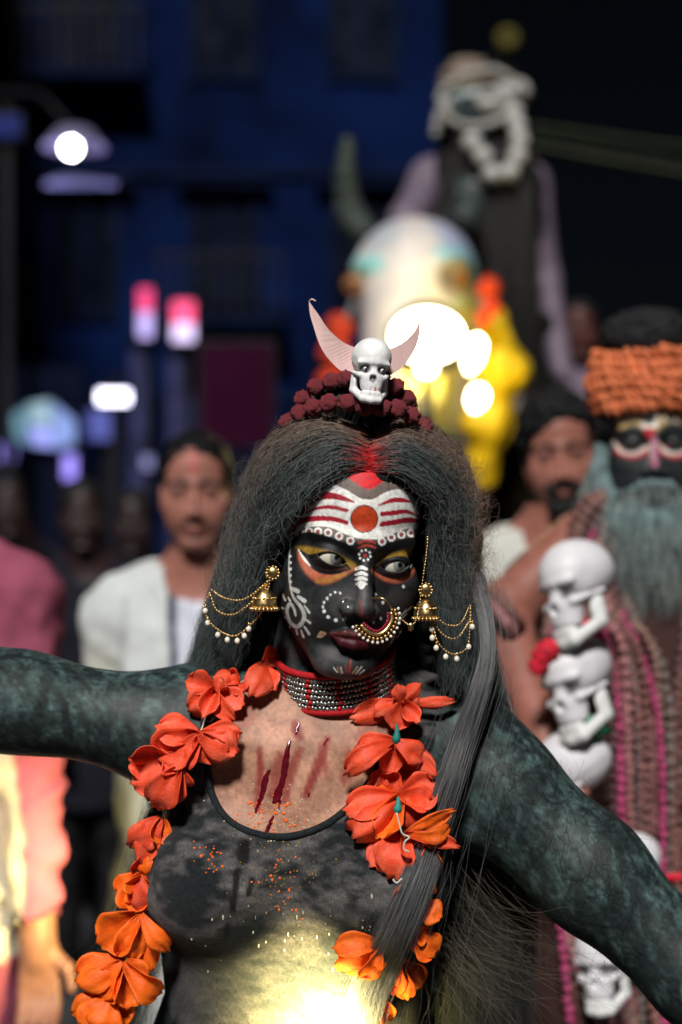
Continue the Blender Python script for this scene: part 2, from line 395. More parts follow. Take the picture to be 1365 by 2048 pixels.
sign('wider lit sign, bright pink above and white-lilac below', 347, 389, 604, 684, 648, 13.6, (.95, .08, .22), (.75, .62, 1.0), 1.0, 1.0)
def lightbox(name, label, cat, px0, px1, py0, py1, d, col, s, thick=.12, dark=False):
    a = W(px0, py1, d); b = W(px1, py0, d); c = ((a[0] + b[0]) / 2, d, (a[2] + b[2]) / 2); t = empty(name, (c[0], d, a[2])); tag(t, label, cat)
    mb = MB(); mb.box((c[0], d + thick / 2 + .006, c[2]), (b[0] - a[0] + .06, thick, b[2] - a[2] + .06)); mb.build('case', m_metal, t, False, .008)
    mb = MB(); mb.box((c[0], d, c[2]), (b[0] - a[0], .01, b[2] - a[2])); mb.build('panel', mat('board_' + name + str(px0), col, rough=.7, spec=.03, var=.3, scale=2) if dark else emat('glow_' + name + str(px0), col, s), t, False)
    mb = MB(); mb.box((c[0], d + thick + .05, c[2] / 2 + .2), (.08, .08, c[2])); mb.build('post', m_metal, t, False)
    return t
sw = empty('shop_window', W(80, 895, 12.5)); tag(sw, 'wide pale blue lit shop front under a sloping awning', 'shop window')
for i, (q, cl, s) in enumerate(((((14, 838), (52, 812), (56, 886), (20, 892)), (.20, .42, .55), .32), (((55, 808), (100, 800), (104, 852), (57, 850)), (.34, .52, .62), .42), (((57, 854), (104, 855), (106, 896), (62, 890)), (.34, .38, .95), .55), (((107, 806), (150, 842), (148, 890), (110, 896)), (.28, .40, .85), .40))):
    v8 = [W(x, y, 12.5) for x, y in q]; v8 += [p + [0, .06, 0] for p in v8]; mb = MB(); mb.add(v8, [(3, 2, 1, 0), (4, 5, 6, 7), (0, 1, 5, 4), (1, 2, 6, 5), (2, 3, 7, 6), (3, 0, 4, 7)]); mb.build('pane', emat('shop_pane_%d' % i, cl, s), sw, False)
mb = MB(); a8, b8 = W(-10, 835, 12.3), W(165, 835, 12.3); mb.add([a8, W(40, 795, 12.6), W(120, 782, 12.6), b8, a8 + [0, .3, .02], W(40, 793, 12.9), W(120, 780, 12.9), b8 + [0, .3, .02]], [(0, 1, 5, 4), (1, 2, 6, 5), (2, 3, 7, 6)]); mb.build('awning', m_shut, sw, False)
mb = MB(); mb.box(W(80, 845, 12.66) - [0, 0, 1.1], (.8, .08, 3.2)); mb.build('back_wall', m_navy, sw, False)
lightbox('shop_window', 'lilac lit panel beside the wide shop front', 'shop window', 170, 235, 820, 880, 12.8, (.10, .12, .45), .4)
lightbox('tube_lamp', 'short bright white tube lamp mounted above the shops', 'lamp', 198, 258, 782, 806, 12.0, (.80, .78, 1.0), 5.0, .06)
lightbox('small_lamp', 'small lilac lamp under the wide shop front', 'lamp', 128, 152, 910, 958, 12.2, (.32, .26, .95), .9, .06)
lightbox('small_lamp', 'small violet lamp at the far end of the shop front', 'lamp', -2, 30, 888, 922, 12.2, (.30, .25, .9), .8, .06)
lightbox('small_lamp', 'pale lamp low behind the man in white', 'lamp', 285, 305, 912, 938, 12.0, (.30, .30, .62), .45, .06)
lightbox('notice_board', 'large dark maroon notice board on a post', 'notice board', 402, 545, 688, 890, 11.0, (.022, .002, .012), 0, .06, True)
lightbox('wall_board', 'small blue board high on the navy house', 'board', -20, 40, 232, 272, 12.0, (.02, .03, .16), 0, .05, True)
# pendant street lamp under a small tin canopy
sl = empty('street_lamp', W(143, 296, 10.0)); tag(sl, 'bright round street lamp bulb under a tin canopy', 'street lamp')
c = W(143, 296, 10.0); mb = MB(); mb.ball(c, .055, 16, 12); mb.build('bulb', emat('bulb_glow', (1.0, .95, .95), 22), sl)
mb = MB(); mb.lathe(c + [0, .12, .16], [(.02, .02), (.12, 0), (.22, -.12), (.23, -.13), (.215, -.125), (.11, -.02), (.02, 0)], 20); mb.build('shade', mat('tin', (.12, .11, .2), rough=.6), sl)
mb = MB(); mb.add([c + [-.25, 1.0, .02], c + [.26, 1.0, -.05], c + [.26, .35, -.19], c + [-.26, .35, -.19], c + [-.25, 1.0, .05], c + [.26, 1.0, -.02], c + [.26, .35, -.16], c + [-.26, .35, -.16]], [(0, 1, 2, 3), (7, 6, 5, 4), (0, 4, 5, 1), (1, 5, 6, 2), (2, 6, 7, 3), (3, 7, 4, 0)]); mb.build('canopy', mat('lit_tin', (.10, .10, .22), rough=.8, var=.4, scale=5), sl, False)
mb = MB(); mb.tube([c + [0, .12, .16], c + [-.3, .4, .5], c + [-1.2, .6, .6], c + [-2.9, .7, .5]], .02, 6); mb.build('bracket', m_metal, sl)
ld = bpy.data.lights.new('street_lamp_light', 'POINT'); ld.energy = 26; ld.color = (.75, .75, 1); ld.shadow_soft_size = .06; lo = bpy.data.objects.new('street_lamp_light', ld); link(lo, sl); lo.location = c + [0, -.10, -.02]
for i, (x0, y0, x1, y1, r) in enumerate(((1040, 245, 1365, 262, .010), (1050, 285, 1365, 345, .013), (1050, 262, 1365, 330, .008))):
    mb = MB(); a, b = W(x0 - 60, y0 - 5, 5.6), W(x1 + 700, y1 + 60, 6.5); mid = (a + b) / 2 - [0, 0, .06]
    mb.tube(spline([a, mid, b], 8), r, 6); tag(mb.build('cable', mat('grey_cable' + str(i), (.035, .04, .025), rough=.7, spec=.05)), ('upper', 'lowest', 'middle')[i] + ' thin cable strung off behind the rider towards the dark sky', 'cable')
# ------------------------------------------------------------------ a human head as a distance field (centimetres; eyes at z = 0, looking along -y)
def head_sd(P, o={}):
    g = o.get
    X = P.copy(); X[:, 0] = np.abs(X[:, 0])
    d = ell(P, (0, .8, 4.2), (7.2, 9.0, 7.9))
    d = smin(d, ell(P, (0, -1.9, -2.6), (6.35 + g('wide', 0), 6.3, 7.4)), 2.0)
    d = smin(d, cap(X, (4.7 + g('jaw', 0), .2, -5.2), (1.5 + g('jaw', 0) * .6, -6.3, -10.2), 1.5, 1.5), 1.6)
    d = smin(d, ell(X, (0, -7.0, -10.35), (2.0 + g('jaw', 0) * .5, 1.75, 1.6)), 1.3)
    d = smin(d, ell(X, (4.35, -5.1, -2.6), (2.1, 1.8, 1.9)), 2.2)
    d = smin(d, ell(X, (3.6, -4.7, -5.6), (2.3, 2.2, 2.8)), 2.0)
    d = smin(d, ell(P, (0, -5.9, -5.6), (3.2, 3.1, 3.4)), 1.6)
    d = smax(d, -ell(X, (7.9, -4.6, 2.6), (1.3, 2.6, 3.0)), 1.6)
    d = smin(d, cap(X, (1.0, -7.7, 1.7), (4.5, -6.3, 1.95), .7, .6), 1.3)
    d = smin(d, ell(P, (0, -7.7, 1.9), (1.3, .8, 1.3)), .9)
    d = smax(d, -ell(X, (3.15, -9.3, -.25), (1.95, 1.75, 1.25)), .9)
    ez = g('eyez', 0)
    d = smin(d, ell(X, (3.15, -6.75, ez), (1.66, 1.42, 1.34)), .55)                       # lids
    # nose
    d = smin(d, chain(P, [(0, -8.0, .9), (0, -9.0, -1.4), (0, -10.3, -3.7)], [.62, .72, .8], .5), .75)
    d = smin(d, ell(P, (0, -10.45, -4.1), (.95, .95, .85)), .45)
    nw = g('nose', 0)
    d = smin(d, ell(X, (1.2 + nw, -9.15, -4.5), (.72, 1.05, .7)), .55)
    d = smax(d, -ell(X, (.62 + nw * .5, -9.95, -5.2), (.36, .6, .38)), .18)
    # mouth
    d = smax(d, -cap(P, (0, -9.45, -5.6), (0, -9.6, -6.3), .16, .22), .35)
    d = smin(d, chain(X, [(0, -8.95, -7.03), (1.0, -8.8, -6.95), (2.1, -8.05, -7.35)], [.42, .42, .16], .2), .28)
    d = smin(d, chain(X, [(0, -8.95, -7.95), (1.05, -8.65, -7.85), (2.0, -8.05, -7.45)], [.6, .5, .16], .2), .28)
    d = smax(d, -chain(X, [(0, -9.5, -7.45), (1.1, -9.3, -7.38), (2.1, -8.3, -7.42)], [.11, .1, .05], .1), .16)
    d = smax(d, -ell(P, (0, -8.9, -9.1), (1.5, .5, .38)), .6)
    # ears
    e = ell(X, (7.0, 1.2, -1.2), (.62, 1.8, 3.1)); e = smax(e, -ell(X, (7.75, .9, -.7), (.55, 1.05, 2.0)), .3)
    d = smin(d, e, .5)
    # lens-shaped eye openings
    ou, ol = g('up', .5), g('low', .5); a = g('ea', 1.45)
    Ru, Rl = (a * a + ou * ou) / (2 * ou), (a * a + ol * ol) / (2 * ol)
    ex, ezz = X[:, 0] - 3.15, P[:, 2] - ez + .05 - g('slant', .12) * (X[:, 0] - 3.15)
    op = np.maximum(np.hypot(ex, ezz + Ru - ou) - Ru, np.hypot(ex, ezz - Rl + ol) - Rl)
    d = smax(d, -np.maximum(op, P[:, 1] + 7.0), .1)
    if g('neck', True): d = smin(d, cap(P, (0, 1.8, -7), (0, 3.3, -19), 5.0, 5.3), 1.6)
    return d
EYE_C = ((-3.15, -6.6, 0.0), (3.15, -6.6, 0.0)); EYE_R = 1.3
def head_matrix(anchor_local, anchor_world, yaw, pitch, roll, s=.01):
    R = Euler((0, 0, math.radians(yaw))).to_matrix() @ Euler((math.radians(pitch), 0, 0)).to_matrix() @ Euler((0, math.radians(roll), 0)).to_matrix()
    M = (R * s).to_4x4(); t = Vector(anchor_world) - (R * s) @ Vector(anchor_local); M.translation = t
    return M
def eyeball(name, c, M, gaze, iris, material, parent, n=40, pupil=.2, ir=.62, white=(.75, .72, .68)):
    """gaze: direction in head space"""
    mb = MB(); mb.ball((0, 0, 0), 1.0, n, n // 2)
    V = np.concatenate(mb.V); g = np.asarray(gaze, float); g /= np.linalg.norm(g)
    q = Vector((0, 0, 1)).rotation_difference(Vector(g)).to_matrix(); V = V @ np.array(q).T
    ang = np.arccos(np.clip(V @ g, -1, 1)) * EYE_R
    cl = np.tile(np.array(white), (len(V), 1)); t = np.clip((ir + .06 - ang) / .12, 0, 1)[:, None]
    ringd = np.clip((ang - ir * .62) / (ir * .38), 0, 1)[:, None]
    cl = cl * (1 - t) + (np.array(iris) * (1 - .75 * ringd)) * t
    t = np.clip((pupil + .03 - ang) / .06, 0, 1)[:, None]; cl = cl * (1 - t) + .004 * t
    V = V * (1 + .05 * np.clip(1 - ang / ir, 0, 1)[:, None] ** 1)
    return mesh_np(name, xf(M, np.asarray(c) + V * EYE_R), mb.F, material, parent, True, cl)

def hand_sd(P, w, d, n, s=1.0, curl=.5):
    """wrist w, direction d, palm normal n; a palm with five bent fingers (metres)"""
    w = np.asarray(w, float); d = np.asarray(d, float); d /= np.linalg.norm(d); n = np.asarray(n, float); n -= d * (n @ d); n /= np.linalg.norm(n); q = np.cross(n, d)
    D = cap(P, w, w + d * .03 * s, .026 * s, .026 * s)
    for i in range(4): D = smin(D, cap(P, w + d * .02 * s + q * (i - 1.5) * .012 * s, w + d * .085 * s + q * (i - 1.5) * .019 * s, .014 * s, .0115 * s), .01 * s)
    for i, L in enumerate((.062, .076, .082, .07)):
        b = w + d * .088 * s + q * (i - 1.5) * .0195 * s; c1 = curl * .9; c2 = curl * 1.8
        m = b + (d * math.cos(c1) + n * math.sin(c1)) * L * .55 * s; t = m + (d * math.cos(c2) + n * math.sin(c2)) * L * .5 * s
        D = smin(D, chain(P, [b, m, t], [.0098 * s, .0088 * s, .007 * s], .004), .006 * s)
    b = w + d * .025 * s + q * .024 * s; m = b + (d * .6 + q * .7 + n * .3) * .042 * s; t = m + (d * .9 + q * .2 + n * .35) * .035 * s
    return smin(D, chain(P, [b, m, t], [.014 * s, .011 * s, .009 * s], .005), .01 * s)
def skull_sd(P, jaw=False):
    """a skull in centimetres, about 21 high, looking along -y"""
    X = P.copy(); X[:, 0] = np.abs(X[:, 0])
    th = .07 * np.sign(np.sin(X[:, 0] * 4.6 + .3)) * np.clip((3.2 - X[:, 0]), 0, 1)
    if jaw:
        d = chain(X, [(5.6, .3, -3.6), (5.3, -.3, -8.2), (2.6, -6.4, -10.9), (0, -7.2, -11.2)], [1.0, 1.35, 1.4, 1.5], .8); d = smin(d, ell(X, (5.4, -.4, -5.8), (.9, 2.0, 3.4)), .8)
        d = smin(d, ell(X, (0, -6.3, -9.0), (3.6, 1.9, 1.9)), .8)
        tl = (np.abs(P[:, 2] + 8.7) < .8) * np.clip(-P[:, 1] - 6, 0, 1)
        return np.maximum(d + th * tl, P[:, 2] + 8.0 - np.clip(P[:, 1] + 4.5, 0, 6) * 1.5)
    d = ell(P, (0, 1.2, 3.6), (7.0, 9.0, 7.2)); d = smin(d, ell(P, (0, -4.6, -3.6), (4.4, 3.4, 4.6)), 1.6); d = smin(d, ell(P, (0, -5.0, -6.6), (3.7, 2.9, 2.6)), 1.0)
    d = smin(d, chain(X, [(4.4, -5.6, -2.8), (5.9, -2.2, -2.2), (6.4, 1.5, -1.8)], [1.0, .6, .55], .5), .8)
    d = smin(d, cap(X, (.8, -7.0, 1.9), (5.0, -5.4, 1.6), .75, .75), 1.3)
    d = smax(d, -ell(X, (7.6, -3.0, 1.0), (1.3, 2.4, 3.0)), 1.0)
    d = smax(d, -ell(X, (3.0, -8.2, -.5), (1.95, 2.9, 1.75)), .45)
    d = smax(d, -ell(X, (.55, -8.6, -3.7), (.75, 2.0, 1.35)), .3)
    tl = (np.abs(P[:, 2] + 7.2) < .9) * np.clip(-P[:, 1] - 5.5, 0, 1)
    return np.maximum(d + th * tl, -(P[:, 2] + 7.9))
# ------------------------------------------------------------------ procession float: cart, bull statue, seated rider
m_cart = mat('dark_red_cloth', (.10, .012, .02), rough=.85, var=.4, scale=8, bump=.006, bscale=30)
ct = empty('cart', (.6, 6.2, 0)); tag(ct, 'dark wooden procession cart carrying the white bull statue', 'cart')
mb = MB(); mb.box((.6, 6.3, 1.02), (2.0, 3.2, .12)); mb.build('deck', m_metal, ct, False, .01)
mb = MB(); mb.box((.6, 4.74, .72), (1.9, .05, .55)); mb.build('skirt_cloth', m_cart, ct, False)
for sx in (-.35, 1.55):
    for sy in (5.2, 7.4):
        mb = MB(); R = np.array(Euler((0, math.pi / 2, 0)).to_matrix()); mb.lathe((sx, sy, .42), [(.02, -.06), (.42, -.06), (.42, .06), (.02, .06)], 28, R); w = mb.build('wheel', mat('tyre', (.02, .02, .02), rough=.9), ct)
        mb = MB(); mb.lathe((sx, sy, .42), [(.02, -.065), (.24, -.065), (.24, .065), (.02, .065)], 20, R); mb.build('rim', m_metal, w)
for sx in (.0, 1.2):
    mb = MB(); mb.box((sx, 6.3, .70), (.10, 2.6, .54)); mb.build('beam', m_metal, ct, False)
BC = W(825, 565, 4.7)
def bull_sd(P):
    Q = P - BC; yw = math.radians(-11); c, s = math.cos(yw), math.sin(yw); L = np.stack([Q[:, 0] * c + Q[:, 1] * s, -Q[:, 0] * s + Q[:, 1] * c, Q[:, 2]], 1); X = L.copy(); X[:, 0] = np.abs(X[:, 0])
    d = ell(L, (0, .06, .04), (.205, .19, .185)); d = smin(d, cap(L, (0, -.03, -.08), (0, -.23, -.36), .165, .125), .08)
    d = smin(d, ell(L, (0, -.26, -.38), (.125, .10, .10)), .05); d = smin(d, ell(X, (.13, -.075, .04), (.06, .055, .05)), .04)
    d = smax(d, -ell(X, (.165, -.145, .0), (.045, .05, .035)), .02); d = smax(d, -ell(X, (.055, -.35, -.36), (.022, .03, .025)), .015)
    d = smax(d, -ell(L, (0, -.37, -.435), (.09, .03, .008)), .01)
    e = cap(X, (.17, .16, -.02), (.25, .24, -.08), .045, .025); d = smin(d, e, .03)
    d = smin(d, chain(L, [(0, .15, -.05), (.05, .45, -.35), (.1, .9, -.55)], [.19, .27, .38], .1), .08)
    b = chain(P, [(.62, 5.7, 1.72), (.72, 6.7, 1.68)], [.42, .44], .1); d = smin(d, b, .15)
    for x, y in ((.38, 5.55), (.86, 5.55), (.45, 6.95), (.98, 6.95)): d = smin(d, cap(P, (x, y, 1.5), (x, y, 1.10), .13, .08), .08)
    return d
vbu, fbu = smesh(bull_sd, (-.25, 4.2, 1.05), (1.35, 7.25, 2.75), .018)
px_, py_ = PX(vbu); Ub = np.stack([px_, py_], 1); cbu = np.tile(np.array([.52, .48, .46]), (len(vbu), 1)) * (1 + .1 * fbm(vbu, 9, 3, 2))[:, None]
pb = Paint(Ub, cbu); CY = np.array([.10, .42, .45])
pb.poly([(700, 520), (760, 510), (765, 540), (720, 548)], CY, 18, .8); pb.poly([(860, 440), (930, 470), (950, 520), (900, 500)], (.22, .27, .42), 24, .8); pb.stroke([(880, 505), (930, 515), (955, 560)], 26, CY, 16, .7); pb.poly([(740, 460), (800, 440), (790, 490), (740, 500)], (.30, .36, .42), 30, .6)
pb.stroke([(690, 610), (700, 560), (720, 555)], 14, CY, 14, .6); pb.stroke([(700, 745), (730, 690)], 20, CY, 16, .5); pb.stroke([(890, 870), (900, 960)], 24, (.05, .30, .18), 14, .8); pb.stroke([(905, 605), (950, 610)], 10, CY, 10, .7)
pb.dot((912, 553), 40, (.13, .10, .08), 14, .9); pb.dot((706, 568), 22, (.30, .25, .22), 12, .6)
bull = empty('bull_statue', (.7, 6.2, 1.08)); tag(bull, 'white painted bull statue with turquoise markings and dark horns', 'statue')
mesh_np('body', vbu, fbu, mat('white_statue_paint', attr=True, rough=.45, var=.08, scale=12), bull, True, cbu)
m_iris = mat('brown_eye', (.22, .09, .03), rough=.2); m_bk = mat('black_paint', (.01, .01, .012), rough=.4)
for x, y, d in ((912, 554, 4.60), (707, 570, 4.62)):
    mb = MB(); mb.ball(W(x, y, d), .036, 16, 12); e = mb.build('eye', m_iris, bull); mb = MB(); mb.ball(W(x - 2, y, d - .022), .018, 12, 8); mb.build('pupil', m_bk, e)
m_hrn = mat('striped_horn', (.006, .014, .014), rough=.5, col2=(.06, .075, .075), scale=7)
for pts, rs in (([(728, 470, 4.8), (700, 420, 4.78), (690, 350, 4.75), (697, 275, 4.72)], (.055, .05, .038, .022)), ([(918, 455, 4.85), (938, 415, 4.9), (935, 385, 4.98), (925, 360, 5.05)], (.055, .048, .036, .02))):
    mb = MB(); P = spline([W(*p) for p in pts], 8); mb.tube(P, np.interp(np.linspace(0, 1, len(P)), np.linspace(0, 1, 4), rs) * (1 + .08 * np.sin(np.arange(len(P)) * 1.6)), 14); mb.build('horn', m_hrn, bull)
m_pom = mat('orange_red_pompom', (.38, .03, .01), rough=.9, var=.4, scale=60, bump=.01, bscale=80)
for c_, r in (((978, 575), .035), ((982, 615), .03), ((968, 640), .025), ((678, 660), .05), ((668, 710), .055), ((662, 760), .05)):
    mb = MB(); mb.ball(W(*c_, 4.55), r, 12, 9); V0 = np.concatenate(mb.V); V0 = V0 + .012 * np.stack([noise(V0, 45, i) for i in range(3)], 1); mesh_np('tassel', V0, mb.F, m_pom, bull)
# --- flood lamp on a pole in front of the muzzle
fl = empty('flood_lamp', W(855, 690, 4.15)); fl.location.z = 0; tag(fl, 'glaring yellow-white flood lamp on a pole before the bull muzzle', 'lamp')
m_flood = emat('flood_glow', (1.0, .90, .52), 16); fy = 4.15
mb = MB(); Rx = np.array(Euler((math.radians(90), 0, 0)).to_matrix()); c = W(855, 672, fy)
mb.ball(c, (.105, .035, .078), 24, 14); mb.build('glass', m_flood, fl)
mb = MB(); mb.lathe(c + [0, .05, 0], [(.115, -.03), (.11, .02), (.06, .07), (.01, .075)], 24, Rx); mb.build('housing', m_metal, fl)
mb = MB(); mb.tube([c + [0, .07, -.05], c + [.02, .08, -.6], W(900, 1400, 4.25), np.array([W(900, 0, 4.25)[0], 4.25, 0.0])], .016, 8); mb.build('pole', m_metal, fl)
for p, q in (((850, 722), (858, 752)), ((958, 672), (938, 745)), ((962, 772), (948, 822))):
    mb = MB(); A, B = W(*p, fy + .02), W(*q, fy + .02); mb.tube(spline([A, (A + B) / 2, B], 5), [.008, .02, .026, .028, .028, .028, .028, .026, .02, .014, .006], 10); mb.build('tube_lamp', m_flood, fl)
    mb = MB(); mb.tube([A, A + [0, .03, .02], c + [0, .08, 0]], .006, 5); mb.build('arm', m_metal, fl)
for loc, en in ((c + [0, .04, .10], 1.1), (W(985, 720, 4.30), 5.5), (c + [0, .2, -.10], 3.0)):
    ld = bpy.data.lights.new('flood_light', 'POINT'); ld.energy = en; ld.color = (1.0, .74, .03); ld.shadow_soft_size = .05; lo = bpy.data.objects.new('flood_light', ld); link(lo, fl); lo.location = loc

# cloth shape added beside the bull to stand in for the lamps' yellow glow
def yglow(P): return chain(P, [W(985, 640, 4.75), W(1000, 740, 4.7), W(975, 850, 4.72), W(960, 960, 4.75)], [.05, .085, .075, .05], .05) + .005 * np.sin(P[:, 0] * 60 + 3 * noise(P, 5, 1)) + .01 * fbm(P, 12, 2, 3)
v, f = smesh(yglow, (.25, 4.5, 1.5), (.75, 4.95, 2.4), .009); yo = mesh_np('yellow_glow_cloth', v, f, mat('yellow_glow_colour', (.40, .27, .004), rough=.6, var=.2, scale=20)); tag(yo, 'yellow cloth shape added for the lamp glow beside the bull neck', 'glow stand-in')
# ------------------------------------------------------------------ people of the procession
def paint_face(hl, skin, o):
    n = len(hl); c = np.tile(np.asarray(skin, float), (n, 1)) * (1 + .12 * fbm(hl, .35, 3, 4))[:, None]
    ok = (hl[:, 1] < -3).astype(float); p = Paint(np.stack([np.abs(hl[:, 0]), hl[:, 2]], 1), c, ok); dk = np.array(o.get('brow', (.012, .01, .01)))
    p.stroke([(1.0, 1.6), (3.0, 2.2), (5.0, 1.6)], [.9, 1.3, .6], dk, .4); p.poly([(1.6, .1), (3.1, .75), (4.7, .2), (3.1, -.6)], np.asarray(skin) * .22, .9, .9)  # second shape darkens the skin in the eye sockets, as painted shade
    p.poly([(-.3, -6.7), (1.0, -6.6), (2.2, -7.4), (1.0, -8.4), (-.3, -8.5)], np.asarray(skin) * np.array([.9, .5, .5]), .5, .8, False)
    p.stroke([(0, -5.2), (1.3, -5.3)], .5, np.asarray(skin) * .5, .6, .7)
    if o.get('stache'): p.poly([(-.5, -5.5), (1.5, -5.6), (3.2, -6.9), (3.0, -7.4), (1.0, -6.7), (-.5, -6.7)], (.02, .015, .015), .4, o['stache'], False)
    if o.get('stubble'): p.poly([(-.5, -5.5), (3.5, -6.0), (6, -5), (5, -9), (0, -12)], np.asarray(skin) * .35, 2.0, o['stubble'])
    return c
m_person = mat('skin', attr=True, rough=.5, var=.12, scale=60, bump=.0006, bscale=300, sss=.1)
m_eyes = mat('crowd_eye', attr=True, rough=.1, var=.02)
def figure(label, eye, yaw, pitch, roll, skin, arms, s=.0098, byaw=0, shirt=None, pants=(.04, .04, .05), hairc=(.008, .008, .009), hair='short', beard=None, opts={}, group=None, shirt_paint=None, face_paint=None, h=.009, hh=.45, sleeve=2, base_z=0.0, hands=True, girth=1.0, fold=.006, shirt_len=.95):
    E = W(*eye); t = empty('person', (E[0], E[1] + .08, base_z)); tag(t, label, 'person', group)
    M = head_matrix((0, -8.3, .3), E, yaw, pitch, roll, s); o = {'jaw': .7, 'up': .32, 'low': .26, **opts}
    vh, fh = smesh(lambda P: head_sd(P, o), (-9, -13, -17), (9, 11, 13), hh, 6); hl = vh.copy(); vh = xf(M, vh); ch = paint_face(hl, skin, o)
    if face_paint: face_paint(Paint(np.stack(PX(vh), 1), ch, (hl[:, 1] < 0).astype(float)), hl, ch)
    by = math.radians(byaw); cb, sb = math.cos(by), math.sin(by); O = np.array([E[0], E[1] + .09, E[2]])
    B = lambda x, y, z: O + np.array([x * cb - y * sb, x * sb + y * cb, z])
    gr = girth; leg = E[2] - base_z
    def to(P): q = P - O; return np.stack([q[:, 0] * cb + q[:, 1] * sb, -q[:, 0] * sb + q[:, 1] * cb, q[:, 2]], 1)
    def torso(P):
        q = to(P); d = ell(q, (0, .01, -.43), (.165 * gr, .105 * gr, .21)); d = smin(d, ell(q, (0, .005, -.68), (.15 * gr, .112 * gr, .2)), .08)
        d = smin(d, ell(q, (0, .01, -.85), (.165 * gr, .115 * gr, .13)), .06); d = smin(d, cap(q, (-.165, .02, -.25), (.165, .02, -.25), .055, .055), .06); qa = q.copy(); qa[:, 0] = np.abs(qa[:, 0]); d = smin(d, cap(qa, (.02, .04, -.15), (.14, .03, -.225), .04, .04), .06)
        return smin(d, cap(q, (0, .03, -.25), (0, .0, -.10), .062, .054), .05)
    def legs(P):
        q = to(P); d = ell(q, (0, .01, -.87), (.16 * gr, .11 * gr, .12))
        for k in (-1, 1): d = smin(d, chain(q, [(k * .085, .01, -.88), (k * .095, .0, -leg * .5 - .24), (k * .1, .03, -leg + .09)], [.085, .06, .042], .04), .03)
        return d
    def feet(P): q = to(P); return np.minimum(cap(q, (-.1, .03, -leg + .045), (-.12, -.13, -leg + .03), .04, .03), cap(q, (.1, .03, -leg + .045), (.12, -.13, -leg + .03), .04, .03))
    A = [([B(k * .175, .02, -.255)] if len(a) < 3 else []) + [np.asarray(p) for p in a] for k, a in zip((-1, 1), arms)]
    def arm(P, a, n=9, x=0): pts = a[:n]; return chain(P, pts, [.052, .043, .03][:len(pts)], .025) - x
    def body(P):
        d = smin(torso(P), np.minimum(legs(P), feet(P)), .03)
        for a in A:
            d = smin(d, arm(P, a), .03)
            if hands: dr = a[-1] - a[-2]; d = smin(d, hand_sd(P, a[-1], dr, np.cross(dr, (1, 0, .3)) + np.array([0, -.2, 0]), .95, .5), .012)
        return d
    al = np.concatenate([np.array(A[0]), np.array(A[1]), [B(-.3, -.2, -.3), B(.3, .2, -.3)]]); lo = al.min(0) - .13; hi = al.max(0) + .13; lo[2] = base_z - .005; hi[2] = E[2] - .09; lo[1] = min(lo[1], E[1] - .16); hi[1] = max(hi[1], E[1] + .3)
    vb, fb = smesh(body, lo, hi, h); V, F = merge((vh, fh), (vb, fb)); C = np.concatenate([ch, np.tile(np.asarray(skin, float), (len(vb), 1)) * (1 + .15 * fbm(vb, 14, 3, 3))[:, None]])
    mesh_np('body', V, F, m_person, t, True, C)
    for c in EYE_C: eyeball('eye', c, M, (.0, -1, 0), (.02, .012, .01), m_eyes, t, 20, .2, .62, (.24, .21, .2))
    if shirt is not None:
        def sh(P):
            d = torso(P) - .014
            for a in A: d = smin(d, arm(P, a, 3 if sleeve == 2 else 2, .012) if sleeve else d + 1, .03)
            q = to(P); d = d - fold * np.sin(q[:, 0] * 60 + 9 * noise(P, 6, 3)) * .5 * fbm(P, 9, 2, 5) - fold * fbm(P, 16, 2, 6) * .6
            d = smin(d, np.maximum(ell(q, (0, .01, -shirt_len), (.20 * gr, .15 * gr, .4 + (shirt_len - .95))), -q[:, 2] - shirt_len), .05)
            for a in A: d = np.maximum(d, -(np.linalg.norm(P - a[-1], axis=1) - (.05 if sleeve == 2 else .0)))
            return np.maximum(np.maximum(d, q[:, 2] + .150 + np.minimum(0, -q[:, 1]) * .2 - 1.2 * np.abs(q[:, 0]) * 0), -(cap(q, (0, -.03, -.165), (0, .02, -.08), .066, .075)))
        v, f = smesh(sh, lo - .03, hi + .03, h); cs = np.tile(np.asarray(shirt, float), (len(v), 1)) * (1 + .10 * fbm(v, 7, 3, 8))[:, None]
        if shirt_paint: shirt_paint(Paint(np.stack(PX(v), 1), cs, (v[:, 1] < E[1] + .12).astype(float)))
        mesh_np('shirt', v, f, mat('shirt_cloth', attr=True, rough=.85, spec=.08, var=.08, scale=90, bump=.001, bscale=500), t, True, cs)
    if pants is not None:
        v, f = smesh(lambda P: np.maximum(legs(P) - .02 - .006 * fbm(P, 12, 2, 4), base_z + .08 - P[:, 2]), lo - .02, (hi[0] + .02, hi[1] + .02, E[2] - .78), h * 1.3); mesh_np('trousers', v, f, mat('trouser_cloth', pants, rough=.85, spec=.08, var=.2, scale=30), t)
    if hair:
        m_hr = mat('crowd_hair', hairc, rough=.55, spec=.15, var=.5, scale=150, bump=.004, bscale=160)
        def hs(L):
            g = {'short': .3, 'thick': 1.3, 'thin': .35}[hair]; d = ell(L, (0, 1.1, 4.6), (7.2 + g, 8.9 + g, 7.9 + g)) + (.35 if hair != 'thick' else .8) * fbm(L, .7, 3, 3)
            fr = {'short': .9, 'thick': 1.6, 'thin': -.6}[hair]                                         # hairline
            d = np.maximum(d, -(L[:, 2] * (.9 if hair == 'thick' else .6) + L[:, 1] * .85 - fr + (2.2 if hair != 'thick' else 1.6) + (.25 if hair != 'thick' else 1.5) * noise(L, .55, 7) + (0 if hair != 'thick' else -.28 * L[:, 0] * (L[:, 1] < 0))))
            return np.maximum(d, -(L[:, 2] + 3.5 + 0 * L[:, 1] - np.clip(L[:, 1] * .5, -2, 3)))
        v, f = smesh(hs, (-10, -11.5, -9), (10, 12, 15), hh, 6); mesh_np('hair', xf(M, v), f, m_hr, t)
